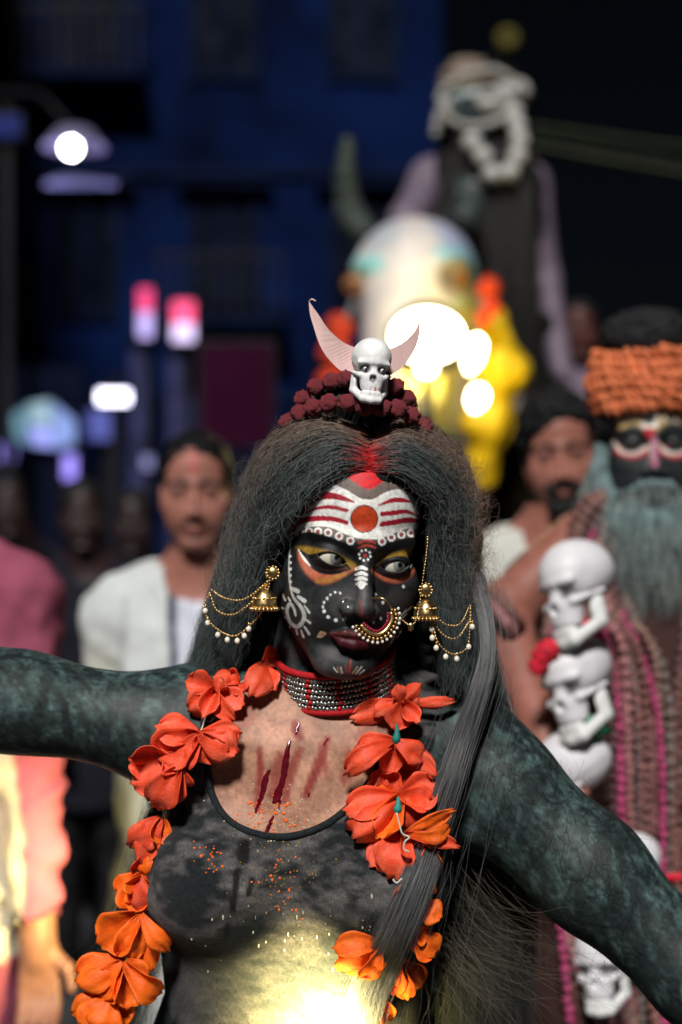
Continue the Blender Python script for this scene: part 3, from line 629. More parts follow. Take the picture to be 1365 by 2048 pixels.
    if beard:
        def bs(L):
            d = head_sd(L, {**o, 'neck': False}) - beard.get('thick', .35) + .25 * fbm(L, 1.6, 2, 9); X = np.abs(L[:, 0])
            jawl = L[:, 2] + 4.6 + np.clip(5.2 - X, 0, 5) * .28 + .3 * noise(L, .9, 2); mo = np.hypot(L[:, 0] / 2.0, (L[:, 2] + 7.6) / .95) - 1
            side = jawl if not beard.get('goatee') else np.maximum(jawl, X - 3.4)
            d = np.maximum(d, side); d = np.maximum(d, -mo * 1.0); return np.maximum(d, L[:, 1] - .5 + (0 if not beard.get('goatee') else 3))
        v, f = smesh(bs, (-9, -12, -15), (9, 3, -2), hh * .8, 6)
        if len(v): mesh_np('beard', xf(M, v), f, mat('beard_hair', hairc, rough=.6, var=.5, scale=160, bump=.004, bscale=200), t)
    return t, M, B, E
BRN = (.20, .09, .06)
def kurta(p):
    p.poly([(345, 1100), (480, 1100), (480, 1700), (352, 1700)], (.55, .57, .66), 8, 1, False); p.poly([(362, 1090), (440, 1090), (405, 1165)], (.21, .08, .058), 6, 1, False); p.stroke([(330, 1075), (341, 1150), (347, 1300), (350, 1700)], [18, 18, 16, 16], (.008, .02, .05), 6); p.stroke([(250, 1200), (240, 1400)], 10, (.25, .27, .28), 14, .6)
def tilak(p, hl, c): p.stroke([(386, 905), (386, 945)], [12, 8], (.45, .05, .05), 10, .8)
figure('man with short dark hair and a red forehead mark in a white kurta', (388, 982, 2.8), 3, 2, -1, (.30, .125, .095), [(W(222, 1390, 2.95), W(330, 1640, 3.02)), (W(560, 1400, 2.95), W(470, 1650, 3.02))], shirt=(.50, .53, .53), pants=(.4, .4, .4), hair='short', fold=.012, hairc=(.004, .004, .005), shirt_len=1.25, opts={'stubble': .45, 'jaw': .4, 'stache': .6}, shirt_paint=kurta, face_paint=tilak, beard=None)
def pinkp(p):
    p.poly([(-300, 1250), (-10, 1420), (20, 1480), (42, 1640), (45, 1900), (-300, 2100)], (.42, .38, .30), 8, 1, False)
    p.stroke([(-60, 1300), (-40, 1700)], 30, (.55, .20, .22), 12, .5)
figure('person in a loose pink kurta with one arm hanging beside the raised black arm', (-190, 905, 2.3), 10, 0, 0, BRN, [(W(-440, 1450, 2.3), W(-430, 1800, 2.2)), (W(55, 1480, 2.36), W(75, 1880, 2.30))], fold=.016, shirt=(.26, .065, .105), pants=(.5, .45, .36), shirt_paint=pinkp)
figure('bearded young man with thick black hair in a white shirt behind the skull garland', (1122, 908, 2.8), -6, 4, -5, (.29, .115, .085), [(W(985, 1330, 2.85), W(1000, 1600, 2.7)), (W(1290, 1330, 2.85), W(1290, 1600, 2.75))], shirt=(.50, .50, .46), pants=(.05, .05, .06), hair='thick', beard={'thick': .55, 'goatee': True}, opts={'stubble': .7, 'stache': .95})
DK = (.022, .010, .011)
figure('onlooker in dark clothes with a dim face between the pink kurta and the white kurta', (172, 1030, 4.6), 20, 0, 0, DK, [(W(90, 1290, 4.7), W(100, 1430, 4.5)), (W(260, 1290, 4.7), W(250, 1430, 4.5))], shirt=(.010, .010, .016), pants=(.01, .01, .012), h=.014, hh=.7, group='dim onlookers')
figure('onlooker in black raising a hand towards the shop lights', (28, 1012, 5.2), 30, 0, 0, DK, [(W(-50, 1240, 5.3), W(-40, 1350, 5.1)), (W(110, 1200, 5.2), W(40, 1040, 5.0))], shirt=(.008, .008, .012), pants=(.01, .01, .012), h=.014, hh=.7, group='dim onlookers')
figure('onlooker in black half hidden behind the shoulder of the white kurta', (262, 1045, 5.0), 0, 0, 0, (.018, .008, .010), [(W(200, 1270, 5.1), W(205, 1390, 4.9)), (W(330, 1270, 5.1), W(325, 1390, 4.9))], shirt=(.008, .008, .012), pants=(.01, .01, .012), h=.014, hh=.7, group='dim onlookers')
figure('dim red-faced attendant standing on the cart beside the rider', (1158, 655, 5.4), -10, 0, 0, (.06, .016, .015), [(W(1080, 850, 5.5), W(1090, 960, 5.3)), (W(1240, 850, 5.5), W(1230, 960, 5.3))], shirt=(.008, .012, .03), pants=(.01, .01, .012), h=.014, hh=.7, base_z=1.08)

# ------------------------------------------------------------------ seated rider on the bull: dark face, pearl strings, pale arms, very long dark hair
RD = 5.3
rider = empty('person', W(975, 900, 5.5)); rider.location.z = 1.9; tag(rider, 'costumed rider on the bull with dark painted face, pearl strings and very long dark hair', 'person')
Mr = head_matrix((0, -8.3, .3), W(925, 205, RD - .12), -22, 16, -8, .0118)
def rider_sd(P):
    d = ell(P, W(970, 520, 5.5), (.24, .17, .36)); d = smin(d, cap(P, W(870, 365, 5.5), W(1050, 375, 5.5), .09, .09), .1); d = smin(d, cap(P, W(955, 330, 5.48), W(950, 230, 5.42), .075, .07), .05)
    d = smin(d, chain(P, [W(862, 360, 5.5), W(815, 440, 5.35), W(800, 560, 5.2)], [.085, .065, .05], .03), .04); d = smin(d, chain(P, [W(1060, 365, 5.5), W(1092, 560, 5.45), W(1122, 740, 5.2)], [.075, .055, .042], .03), .04)
    d = smin(d, hand_sd(P, W(1122, 740, 5.2), (.1, -.3, -1), (-1, -.4, 0), 1.0, .5), .015); d = smin(d, hand_sd(P, W(800, 560, 5.2), (0, -.4, -1), (1, -.4, 0), 1.0, .5), .015)
    for k in (-1, 1): d = smin(d, chain(P, [W(970, 720, 5.6) + [k * .1, .1, 0], W(970, 800, 5.3) + [k * .42, .1, 0], W(970, 1000, 5.35) + [k * .46, .1, -.1]], [.12, .09, .06], .05), .06)
    return d
vr, fr = smesh(rider_sd, (-.05, 4.95, 1.3), (1.25, 6.0, 3.2), .016); vh2, fh2 = smesh(lambda P: head_sd(P, {'jaw': .6}), (-9, -13, -17), (9, 11, 13), .5, 6)
ch2 = np.tile(np.array([.035, .06, .07]), (len(vh2), 1)); pr = Paint(np.stack([vh2[:, 0], vh2[:, 2]], 1), ch2, (vh2[:, 1] < -2).astype(float))
pr.poly([(-7, 1.8), (0, 2.6), (7, 1.8), (7, 6), (0, 8), (-7, 6)], (.5, .58, .6), 1.5, .9); pr.poly([(-2.4, -7), (0, -6.5), (2.4, -7), (0, -8.4)], (.25, .02, .03), .6)
cr_ = np.concatenate([ch2, np.tile(np.array([.13, .10, .14]), (len(vr), 1)) * (1 + .2 * fbm(vr, 8, 3, 3))[:, None]]); VV, FF = merge((xf(Mr, vh2), fh2), (vr, fr)); mesh_np('body', VV, FF, m_person, rider, True, cr_)
for c in EYE_C: eyeball('eye', c, Mr, (-.2, -1, -.2), (.03, .02, .02), m_eyes, rider, 20)
m_rh = mat('long_dark_hair', (.006, .0055, .0055), rough=.7, spec=.06, var=.6, scale=60, stretch=(1, 1, .12), bump=.012, bscale=70)
def rhair(P):
    d = chain(P, [W(985, 190, 5.5), W(985, 400, 5.36), W(985, 620, 5.28), W(1000, 820, 5.22), W(1010, 1010, 5.2)], [.13, .16, .17, .17, .14], .1); d = smin(d, cap(P, W(905, 265, 5.26), W(905, 340, 5.3), .07, .08), .06)
    return d + .014 * np.sin(P[:, 0] * 75 + 4 * noise(P, 3, 2)) + .02 * fbm(P, 9, 2, 4)
v, f = smesh(rhair, (.1, 4.9, 1.4), (1.1, 5.9, 3.4), .016); mesh_np('hair', v, f, m_rh, rider)
r9 = np.random.default_rng(9); hg = [WG_ for WG_ in [np.array([W(900 + 50 * k, 300, 5.2), W(890 + 55 * k, 500, 5.12), W(890 + 60 * k, 750, 5.06), W(900 + 60 * k, 1010, 5.04)]) for k in range(4)]]
curves('hair_strands', strands_between(hg, 1400, 16, .02, .02, 40, 95, .03, .02), .0012, hair_mat('rider_hair', (.005, .0045, .0045), (.016, .014, .013)), rider)
m_tur = mat('tan_turban', (.17, .13, .10), rough=.85, var=.35, scale=25, bump=.012, bscale=60); m_pl = mat('white_beads', (.40, .40, .39), rough=.35, var=.1, scale=40)
v, f = smesh(lambda L: np.maximum(ell(L, (0, 1.2, 6.0), (8.6, 10.2, 8.2)) + .4 * np.sin(L[:, 2] * 1.8 + .5 * L[:, 0]) + .3 * fbm(L, .5, 2, 2), -(L[:, 2] - 3.2 + .25 * L[:, 1])), (-11, -12, -2), (11, 14, 17), .5, 6); mesh_np('turban', xf(Mr, v), f, m_tur, rider)
v, f = smesh(lambda P: np.maximum(cap(P, W(975, 205, 5.18), W(1035, 185, 5.28), .05, .05), -cap(P, W(970, 190, 5.1), W(1030, 165, 5.2), .03, .03)), (.4, 5.0, 2.9), (.8, 5.4, 3.3), .008); mesh_np('crest', v, f, m_pl, rider)
def pearls(name, pts, r, par): 
    mb = MB()
    for p in resample(spline([W(*q) for q in pts], 8), r * 1.95): mb.ball(p, r, 8, 6)
    mb.build(name, m_pl, par)
gar = empty('pearl_garland', W(1000, 330, 5.1)); tag(gar, 'thick looped garland of white beads hanging from the rider head', 'garland')
pearls('bead_row', [(1028, 225, 5.2), (1040, 290, 5.12), (1020, 345, 5.08), (985, 350, 5.08), (965, 310, 5.08), (945, 285, 5.1)], .037, gar)
pearls('pearl_string', [(880, 195, 5.1), (900, 236, 5.08), (940, 252, 5.08), (985, 245, 5.12), (1020, 225, 5.2)], .014, rider); pearls('pearl_string', [(890, 200, 5.12), (876, 235, 5.13), (872, 265, 5.15)], .016, rider); pearls('pearl_string', [(898, 210, 5.1), (888, 240, 5.12)], .014, rider)
pearls('pearl_string', [(885, 180, 5.1), (930, 150, 5.08), (990, 140, 5.1), (1040, 170, 5.2)], .013, rider)
pearls('shoulder_beads', [(945, 375, 5.15), (935, 410, 5.1), (925, 440, 5.05)], .03, rider)
mb = MB(); cfl = W(1015, 80, 5.45)
for k in range(10): a = k / 10 * 2 * math.pi; mb.ball(cfl + [.03 * math.cos(a), -.01, .03 * math.sin(a)], .022, 8, 6)
mb.ball(cfl, .02, 8, 6); mb.tube([cfl, cfl + [-.03, .03, -.12]], .008, 6); mb.build('flower', mat('yellow_flower', (.06, .05, .004), rough=.8), rider)

# ------------------------------------------------------------------ the turbaned ascetic
SD = 2.2
def sad_paint(p, hl, c):
    c[:] = np.array([.018, .022, .024]) * (1 + .4 * fbm(hl, .5, 3, 2))[:, None]; Wt = (.62, .58, .52); Yl = (.45, .30, .12); Rd = (.42, .02, .03)
    p.poly([(1215, 815), (1400, 815), (1400, 850), (1340, 845), (1305, 865), (1270, 850), (1225, 860)], Yl, 8, .9); p.stroke([(1225, 845), (1270, 838)], 8, Wt, 6); p.stroke([(1330, 838), (1390, 845)], 8, Wt, 6)
    for s, cx in ((-1, 1265), (1, 1352)):
        p.poly([(cx - 34, 905), (cx, 918), (cx + 34, 905), (cx + 30, 890), (cx, 905), (cx - 30, 888)], Rd, 5, .9); p.stroke([(cx - 38, 885), (cx - 20, 903), (cx + 5, 906), (cx + 36, 892)], [6, 8, 8, 6], Wt, 4); p.stroke([(cx - 30, 872), (cx, 864), (cx + 30, 874)], 7, (.01, .01, .01), 4)
    p.stroke([(1308, 880), (1309, 925)], [14, 18], (.40, .12, .2), 6, .8); p.stroke([(1302, 890), (1302, 920)], 6, Wt, 4, .8); p.dot((1299, 842), 19, Wt, 4); p.dot((1299, 842), 8, (.01, .02, .03), 3); p.poly([(1290, 822), (1299, 808), (1309, 822)], Rd, 3); p.poly([(1288, 858), (1299, 880), (1310, 858)], Rd, 3)
sadhu, Msd, Bs, Es = figure('ascetic with orange bead turban, black painted face and long grey beard', (1309, 884, SD), -4, 2, 0, (.25, .095, .07), [(W(1165, 1085, 2.30), W(1005, 1225, 2.24), W(1085, 1470, 2.08)), (W(1560, 1400, 2.25), W(1540, 1700, 2.1))], s=.0099, shirt=(.045, .022, .02), sleeve=0, pants=(.30, .30, .29), hair='thick', face_paint=sad_paint, opts={'brow': (.01, .01, .01), 'nose': .15}, hh=.3, h=.006, girth=1.12)
def loc(x, y, z): return xf(Msd, np.array([[x, y, z]]))[0]
turb = empty('turban', loc(0, 0, 8)); tag(turb, 'orange turban of coiled bead ropes on the ascetic head', 'turban')
m_tb = mat('coral_beads', (.62, .16, .06), rough=.6, var=.4, scale=140, bump=.002, bscale=260)
for row in range(6):
    z = 5.9 + row * 1.65; R0 = 8.6 + .5 * math.sin(row * .7); mb = MB(); nb = 38
    for j in range(nb):
        a = 2 * math.pi * (j + .5 * (row % 2)) / nb; rx = R0; q = Vector((math.cos(a) * rx, math.sin(a) * (R0 + 1.6) + .9, z + .25 * math.sin(3 * a + row))); R = np.array(Euler((rng.normal(.7, .35), rng.normal(0, .4), a)).to_matrix())
        V0 = np.array([[.85, 0, 0]]); mb.ball(xf(Msd, np.array([q[:]]))[0], np.array([.0075, .0075, .0135]) * rng.uniform(.7, 1.2), 8, 6, R)
    mb.build('bead_row', m_tb, turb)
mb = MB(); R0 = 8.0; mb.ball(loc(0, .9, 9.6), (.080, .096, .052), 24, 14); mb.build('wrap', mat('orange_wrap', (.35, .07, .03), rough=.9, var=.4, scale=40), turb)
v, f = smesh(lambda L: ell(L, (0, 1.5, 17.5), (7.5, 7.5, 4.6)) + .6 * fbm(L, .6, 3, 4), (-10, -9, 11), (10, 11, 24), .5, 6); mesh_np('topknot', xf(Msd, v), f, mat('matted_hair', (.008, .008, .009), rough=.8, var=.4, scale=60, bump=.006, bscale=120), sadhu)
m_gb = mat('grey_beard', (.085, .13, .13), rough=.75, var=.7, scale=70, stretch=(1, 1, .25), bump=.005, bscale=150)
def gbeard(L):
    X = np.abs(L[:, 0]); d = chain(L, [(0, -6.5, -10), (0, -7.6, -14), (0, -6.6, -19), (0, -5, -24)], [4.6, 5.4, 4.6, 2.2], 2); Xp = L.copy(); Xp[:, 0] = X
    d = smin(d, chain(Xp, [(7.3, -1.5, -1), (7.6, -2.6, -6), (5.2, -5.5, -12)], [1.2, 2.2, 3.6], 1.5), 1.5)
    d = np.maximum(d, -ell(L, (0, -10.5, -5.6), (4.6, 5.5, 4.6))); d = smin(d, chain(Xp, [(.4, -9.9, -5.9), (2.4, -9.6, -6.6), (5.6, -7.8, -8.0)], [.5, .85, .5], .4), .2)
    return d + .35 * fbm(L * np.array([1, 1, .35]), .9, 3, 5)
v, f = smesh(gbeard, (-11, -15, -28), (11, 4, 2), .36, 6); bt = mesh_np('beard', xf(Msd, v), f, m_gb, sadhu)
rb = np.random.default_rng(31); sel = rb.choice(len(v), 3200); roots = v[sel]; sel_ok = roots[:, 1] < 1; roots = roots[sel_ok]; kk = np.linspace(0, 1, 7)[None, :, None]
dirs = np.stack([roots[:, 0] * .10 + rb.normal(0, .5, len(roots)), -1.0 + rb.normal(0, .6, len(roots)), -3.2 + 0 * roots[:, 0]], 1)
curves('beard_strands', xf(Msd, (roots[:, None, :] + dirs[:, None, :] * kk * rb.uniform(.5, 1.4, (len(roots), 1, 1)) + np.array([0, 0, -1]) * kk ** 2 * .8).reshape(-1, 3)).reshape(len(roots), 7, 3), .00035, hair_mat('grey_beard_hair', (.07, .11, .11), (.38, .42, .40)), bt)
# necklaces
cols = [(.16, .07, .06), (.30, .13, .13), (.10, .05, .05), (.34, .17, .17), (.22, .12, .10), (.38, .05, .14), (.13, .10, .09)]
mats_n = [mat('necklace_bead_%d' % i, c, rough=.5, var=.4, scale=160, bump=.002, bscale=250) for i, c in enumerate(cols)]
nk = empty('necklace', Bs(0, -.1, -.6)); tag(nk, 'dozens of brown and pink wooden bead strings covering the ascetic chest', 'necklace')
for i in range(40):
    wx = .004 + .170 * ((i * 7) % 40) / 40; dep = -.62 - .40 * ((i * 13) % 34) / 34 - .05 * rng.random(); yo = -.170 - .035 * rng.random(); r = rng.choice([.0065, .008, .0075, .0095]); ox = rng.normal(0, .012)
    pts = [Bs(-.06 - wx * .25, .0, -.19), Bs(-.04 - wx * .7 + ox, -.115, -.27), Bs(-wx + ox, yo, -.45 + .1 * rng.random()), Bs(-wx * .85 + ox, yo - .012, dep * .8 - .08), Bs(ox, yo - .03, dep - .06), Bs(wx * .85 + ox, yo - .012, dep * .8 - .08), Bs(wx + ox, yo, -.45), Bs(.04 + wx * .7 + ox, -.115, -.27), Bs(.06 + wx * .25, 0, -.19)]
    mb = MB()
    for p in resample(spline(pts, 8), r * 1.9): mb.ball(p + rng.normal(0, .0008, 3), r * rng.uniform(.85, 1.1), 6, 5)
    mb.build('bead_strand', mats_n[i % 7], nk)
mb = MB(); mb.tube(spline([Bs(-.2, -.12, -.62), Bs(-.08, -.2, -.64), Bs(.08, -.2, -.64), Bs(.2, -.12, -.62)], 6), .006, 7); mb.build('red_cord', mat('red_cord', (.5, .01, .03), rough=.8), nk)
for i, (a, b) in enumerate((((990, 1190), (1040, 1250)), ((978, 1205), (1028, 1268)))):
    t = empty('arm_beads', W(*a, 2.15)); tag(t, ('band of brown beads around the bare bent elbow', 'second band of brown beads around the bare elbow', 'brown bead band over the bare shoulder', 'upper bead band on the bare shoulder', 'lower bead band on the bare shoulder')[i], 'beads')
    A, Bp = W(*a, 2.2), W(*b, 2.2); mid = (A + Bp) / 2; hw = (Bp - A) / 2; mb = MB()
    for k in range(30): an = k / 30 * 2 * math.pi; mb.ball(mid + hw * 1.05 * math.cos(an) + np.array([0, 1, 0]) * .058 * math.sin(an), .0095 * rng.uniform(.85, 1.15), 7, 5)
    mb.build('bead_row', mats_n[i % 3], t)
for i in range(7):
    dx, dy = i * 13 - 20, i * 5; mb = MB()
    for p in resample(spline([W(1235 + dx * .6, 985 + dy, 2.24), W(1195 + dx, 1000 + dy, 2.22), W(1165 + dx, 1050 + dy * 2, 2.215), W(1168 + dx, 1110 + dy * 2, 2.20), W(1185 + dx, 1180 + dy * 2, 2.18)], 6), .016): mb.ball(p, .0085 * rng.uniform(.85, 1.15), 6, 5)
    mb.build('bead_strand', mats_n[(0, 4, 2, 6, 3, 0, 2)[i]], nk)
# skull garland
sg = empty('skull_garland', W(1150, 1380, 2.0)); tag(sg, 'garland of white skulls strung with red and green cloth across the ascetic arm', 'skull garland')
GC = smesh(lambda P: skull_sd(P), (-8.5, -10.5, -10), (8.5, 11.5, 12), .45); GJ = smesh(lambda P: skull_sd(P, True), (-8, -10, -14), (8, 4, -2), .45)
m_gsk = mat('white_plaster_skull', attr=True, rough=.45, var=.06, scale=40)
gc1 = np.tile(np.array([.62, .61, .64]), (len(GC[0]), 1)); gx = np.abs(GC[0][:, 0])
s_ = np.clip(1.1 - np.sqrt(((gx - 3) / 1.8) ** 2 + ((GC[0][:, 2] + .5) / 1.6) ** 2), 0, 1) * (GC[0][:, 1] < -3); gc1 *= (1 - .85 * np.clip(s_ * 2, 0, 1))[:, None]
ln = np.abs(GC[0][:, 2] + 1.0 - .35 * GC[0][:, 1] - .0) ; gc1 *= (1 - .6 * np.clip(1 - ln / .35, 0, 1) * (GC[0][:, 1] > -2.5) * (gx > 3))[:, None]
gc2 = np.tile(np.array([.60, .61, .60]), (len(GJ[0]), 1))
for (x, y, yaw, pit, rol, sc) in ((1154, 1178, -58, 6, -16, .0065), (1156, 1366, -50, 8, -18, .0064), (1146, 1556, -100, 20, -10, .0062), (1268, 1745, -60, 10, -20, .0050), (1205, 1925, -30, 0, -10, .0052)):
    Mk = head_matrix((0, 0, 0), W(x, y, 2.0), yaw, pit, rol, sc); c_ = mesh_np('skull', xf(Mk, GC[0]), GC[1], m_gsk, sg, True, gc1); mesh_np('jaw', xf(Mk, GJ[0] + [0, 0, .1]), GJ[1], m_gsk, c_, True, gc2)
mb = MB(); mb.tube(spline([W(1190, 1060, 2.1), W(1165, 1120, 2.03), W(1150, 1280, 2.02), W(1150, 1460, 2.02), W(1150, 1630, 2.02), W(1250, 1720, 2.02), W(1210, 1900, 2.02)], 6), .004, 6); mb.build('cord', mats_n[5], sg)
def rag(c_, r, m, nm, d=1.97):
    mb = MB(); mb.ball((0, 0, 0), 1, 14, 10); V0 = np.concatenate(mb.V); V0 = V0 * (1 + .45 * fbm(V0, 2.2, 3, int(c_[0])))[:, None] * np.array([r, r * .5, r * .8]); mesh_np(nm, V0 + W(*c_, d), mb.F, m, sg)
mr_, mg_ = mat('red_rag', (.5, .012, .03), rough=.8, var=.3, scale=60), mat('green_rag', (.02, .20, .10), rough=.8, var=.3, scale=60)
rag((1182, 1258), .016, mr_, 'red_cloth'); rag((1092, 1305), .020, mr_, 'red_cloth'); rag((1078, 1330), .014, mr_, 'red_cloth'); rag((1192, 1452), .018, mg_, 'green_cloth'); rag((1190, 1632), .012, mg_, 'green_cloth')
# ------------------------------------------------------------------ the performer
PD = 1.35
performer = empty('person', (W(600, 1500, 1.47)[0], 1.47, 0))
tag(performer, 'performer painted black with striped forehead, long loose hair and both arms spread wide', 'person')
M_h = head_matrix((0, -8.3, .3), W(733, 1118, PD), 13, 10, 7)
HO = {'jaw': .5, 'up': .63, 'low': .55, 'slant': .15, 'eyez': -.12, 'ea': 1.42}
J = lambda px, py, d: W(px, py, d)
def torso_sd(P):
    d = ell(P, J(595, 1790, 1.49), (.142, .098, .20))
    d = smin(d, ell(P, J(600, 2120, 1.49), (.128, .092, .17)), .06)
    d = smin(d, ell(P, J(630, 1555, 1.475), (.145, .078, .10)), .05)
    d = smin(d, cap(P, J(425, 1455, 1.48), J(905, 1490, 1.48), .055, .055), .05)
    d = smin(d, cap(P, J(655, 1420, 1.49), J(690, 1290, 1.455), .062, .052), .035)
    d = smin(d, cap(P, J(655, 1390, 1.5), J(450, 1440, 1.49), .035, .04), .05)
    d = smin(d, cap(P, J(670, 1390, 1.5), J(880, 1465, 1.49), .035, .04), .05)
    for c in (J(432, 1755, 1.425), J(758, 1750, 1.425)): d = smin(d, ell(P, c, (.071, .072, .068)), .035)
    d = smin(d, chain(P, [J(560, 1500, 1.412), J(450, 1470, 1.42)], [.008, .007], .01), .03)      # collar bones
    d = smin(d, chain(P, [J(690, 1490, 1.412), J(840, 1475, 1.425)], [.008, .007], .01), .03)
    return d
def armL_sd(P):
    return chain(P, [J(430, 1455, 1.475), J(330, 1458, 1.465), J(60, 1406, 1.44), J(-10, 1398, 1.43), J(-230, 1310, 1.36)], [.055, .052, .0445, .043, .031], .03)
def armR_sd(P):
    return chain(P, [J(915, 1505, 1.475), J(985, 1570, 1.465), J(1180, 1745, 1.44), J(1400, 1960, 1.41), J(1600, 2130, 1.33)], [.058, .06, .054, .044, .031], .03)
def body_sd(P):
    d = smin(torso_sd(P), armL_sd(P), .04); d = smin(d, armR_sd(P), .035)
    d = smin(d, hand_sd(P, J(-230, 1290, 1.36), (-.8, -.45, .4), (0, -.8, -.4), .95, .3), .01)
    return smin(d, hand_sd(P, J(1600, 2130, 1.33), (.6, -.5, -.4), (-.5, -.6, .5), .95, .4), .01)
vb, fb = smesh(body_sd, (-.66, 1.20, .96), (.62, 1.62, 1.50), .0033)
def legs_sd(P):
    d = ell(P, (-.045, 1.5, .93), (.155, .11, .15))
    for s in (-1, 1):
        d = smin(d, chain(P, [(-.045 + s * .08, 1.5, .88), (-.045 + s * .09, 1.5, .48), (-.045 + s * .095, 1.53, .1)], [.085, .055, .04], .04), .04)
        d = smin(d, cap(P, (-.045 + s * .1, 1.52, .045), (-.045 + s * .12, 1.36, .03), .038, .03), .03)
    return d
vl, fl = smesh(legs_sd, (-.3, 1.28, -.01), (.22, 1.66, 1.1), .009)
vh, fh = smesh(lambda P: head_sd(P, HO), (-9, -13, -15.5), (9, 11, 13), .11)
hl = vh; vh = xf(M_h, vh)
V, F = merge((vh, fh), (vb, fb), (vl, fl))
# --- colours: black body paint, bare chest, painted face
px, py = PX(V); U = np.stack([px, py], 1); nh = len(vh)
n1 = fbm(V, 22, 4, 3); n2 = fbm(V * np.array([1, 1, .30]) + .15 * V[:, [2, 2, 2]] * np.array([1, 0, 0]), 130, 3, 5); n3 = fbm(V, 260, 2, 9)
dust = np.clip(.36 + .28 * n1 + .60 * n2 + .15 * n3, 0, 1)[:, None] ** 1.6
C = np.array([.013, .021, .021]) * (1 - dust) + np.array([.066, .112, .106]) * dust
C = C * (1 + .5 * np.clip(n3, -1, 1))[:, None]
fc = np.array([.011, .012, .0135]) + np.array([.075, .073, .074]) * np.clip(.18 + .6 * fbm(V[:nh], 30, 3, 11), 0, 1)[:, None] ** 1.5
C[:nh] = fc
front = np.ones(len(V)); front[:nh] = (hl[:, 1] < -1.0)
pt = Paint(U, C, front)
K = 2.967
Z = lambda *a: [(500 + x / K, 880 + y / K) for x, y in a]
ZW = lambda *w: [x / K for x in w]
WHT = np.array([.78, .78, .74]); CRM = np.array([.36, .008, .025]); ORG = np.array([.48, .045, .008]); BLK = np.array([.0045, .0048, .006])
# chest
SK = np.array([.42, .215, .14]); SK2 = np.array([.20, .10, .07])
pt.poly([(470, 1385), (560, 1370), (700, 1385), (790, 1380), (820, 1450), (760, 1560), (700, 1640), (580, 1680), (480, 1660), (425, 1600), (415, 1520)], SK, 40)
chest = np.zeros(len(V)); chest[nh:] = 1; keep = pt.ok; pt.ok = chest * 1.0
mott = np.clip(.5 + .7 * fbm(V, 60, 3, 21), 0, 1); ch = (poly_d(U, [(470, 1385), (560, 1370), (700, 1385), (790, 1380), (820, 1450), (760, 1560), (700, 1640), (580, 1680), (480, 1660), (425, 1600), (415, 1520)]) < 0) & (chest > 0)
C[ch] *= (.72 + .5 * mott[ch])[:, None]
BL = np.array([.13, .004, .010]); BL2 = np.array([.30, .04, .032])
for a, b, w, al in [((590, 1445), (600, 1475), 22, .7), ((655, 1478), (612, 1590), 22, .65), ((640, 1490), (655, 1560), 12, .4), ((520, 1500), (515, 1620), 18, .55), ((600, 1500), (570, 1600), 26, .5), ((700, 1510), (690, 1560), 30, .4), ((745, 1420), (720, 1480), 30, .3), ((560, 1510), (545, 1590), 30, .45), ((500, 1420), (480, 1450), 40, .3)]:
    mid = ((a[0] + b[0]) / 2 + rng.normal(0, 4), (a[1] + b[1]) / 2); pt.stroke([a, mid, b], [w * .6, w, w * .7], BL2 * .8, 9, min(1, al * 1.7))
pt.ok = keep * 1.0
# forehead skin above the white paint
pt.ok[nh:] = 0
GRY = np.array([.15, .115, .10])
pt.poly(Z((250, 470), (300, 330), (430, 200), (560, 160), (700, 150), (850, 180), (980, 300), (1050, 470), (1000, 560), (680, 600), (300, 570)), GRY, 14)
# eye-shadow
YEL = np.array([.30, .17, .018]); ORS = np.array([.50, .12, .055])
pt.poly(Z((275, 640), (340, 632), (450, 655), (560, 695), (640, 750), (610, 775), (540, 730), (470, 690), (370, 690)), YEL, 10, .85)
pt.poly(Z((285, 660), (300, 740), (350, 810), (420, 855), (500, 840), (590, 790), (625, 760), (560, 770), (450, 780), (370, 745), (320, 690)), ORS, 10, .9)
pt.stroke(Z((400, 838), (480, 828), (560, 795)), ZW(20, 30, 24), YEL * 1.5, 8, .6)
pt.poly(Z((735, 745), (800, 690), (900, 655), (990, 650), (1010, 690), (940, 690), (850, 700), (780, 745)), YEL, 9, .85)
pt.poly(Z((725, 770), (745, 800), (800, 835), (870, 848), (940, 825), (990, 760), (1010, 690), (970, 760), (880, 800), (800, 795)), ORS, 9, .85)
# nose-side red, muzzle
pt.stroke(Z((655, 950), (665, 1040)), ZW(10, 24), (.22, .03, .03), 6, .7)
# white forehead field, crimson stripes, disc
pt.poly(Z((245, 595), (246, 520), (262, 430), (305, 350), (370, 295), (435, 262), (500, 266), (580, 300), (650, 343), (690, 352), (740, 348), (800, 313), (870, 293), (930, 303), (975, 350), (1022, 430), (1046, 500), (1040, 580), (1010, 540), (950, 525), (880, 545), (800, 575), (740, 590), (640, 582), (560, 555), (480, 520), (400, 512), (330, 520), (285, 545)), WHT, 2.0)
for p, w in [(((268, 490), (290, 450), (335, 385), (400, 340), (470, 330), (550, 345), (618, 368)), (8, 40, 48, 46, 34, 8)), (((320, 440), (390, 408), (480, 398), (577, 418)), (4, 18, 24, 20)), (((256, 570), (270, 510), (320, 478), (390, 466), (480, 468), (577, 490)), (14, 30, 34, 30, 26)),
             (((766, 388), (840, 360), (900, 356), (955, 368)), (8, 28, 28, 10)), (((782, 440), (860, 432), (930, 425), (1005, 455)), (26, 30, 24, 6)), (((780, 500), (860, 488), (950, 475), (1036, 492)), (30, 32, 32, 16))]:
    pt.stroke(Z(*p), ZW(*w), CRM, 1.8)
c0 = Z((680, 468))[0]
pt.dot(c0, 98 / K, WHT, 1.6); pt.dot(c0, 83 / K, BLK * 4, 1.4); pt.dot(c0, 78 / K, ORG, 1.4)
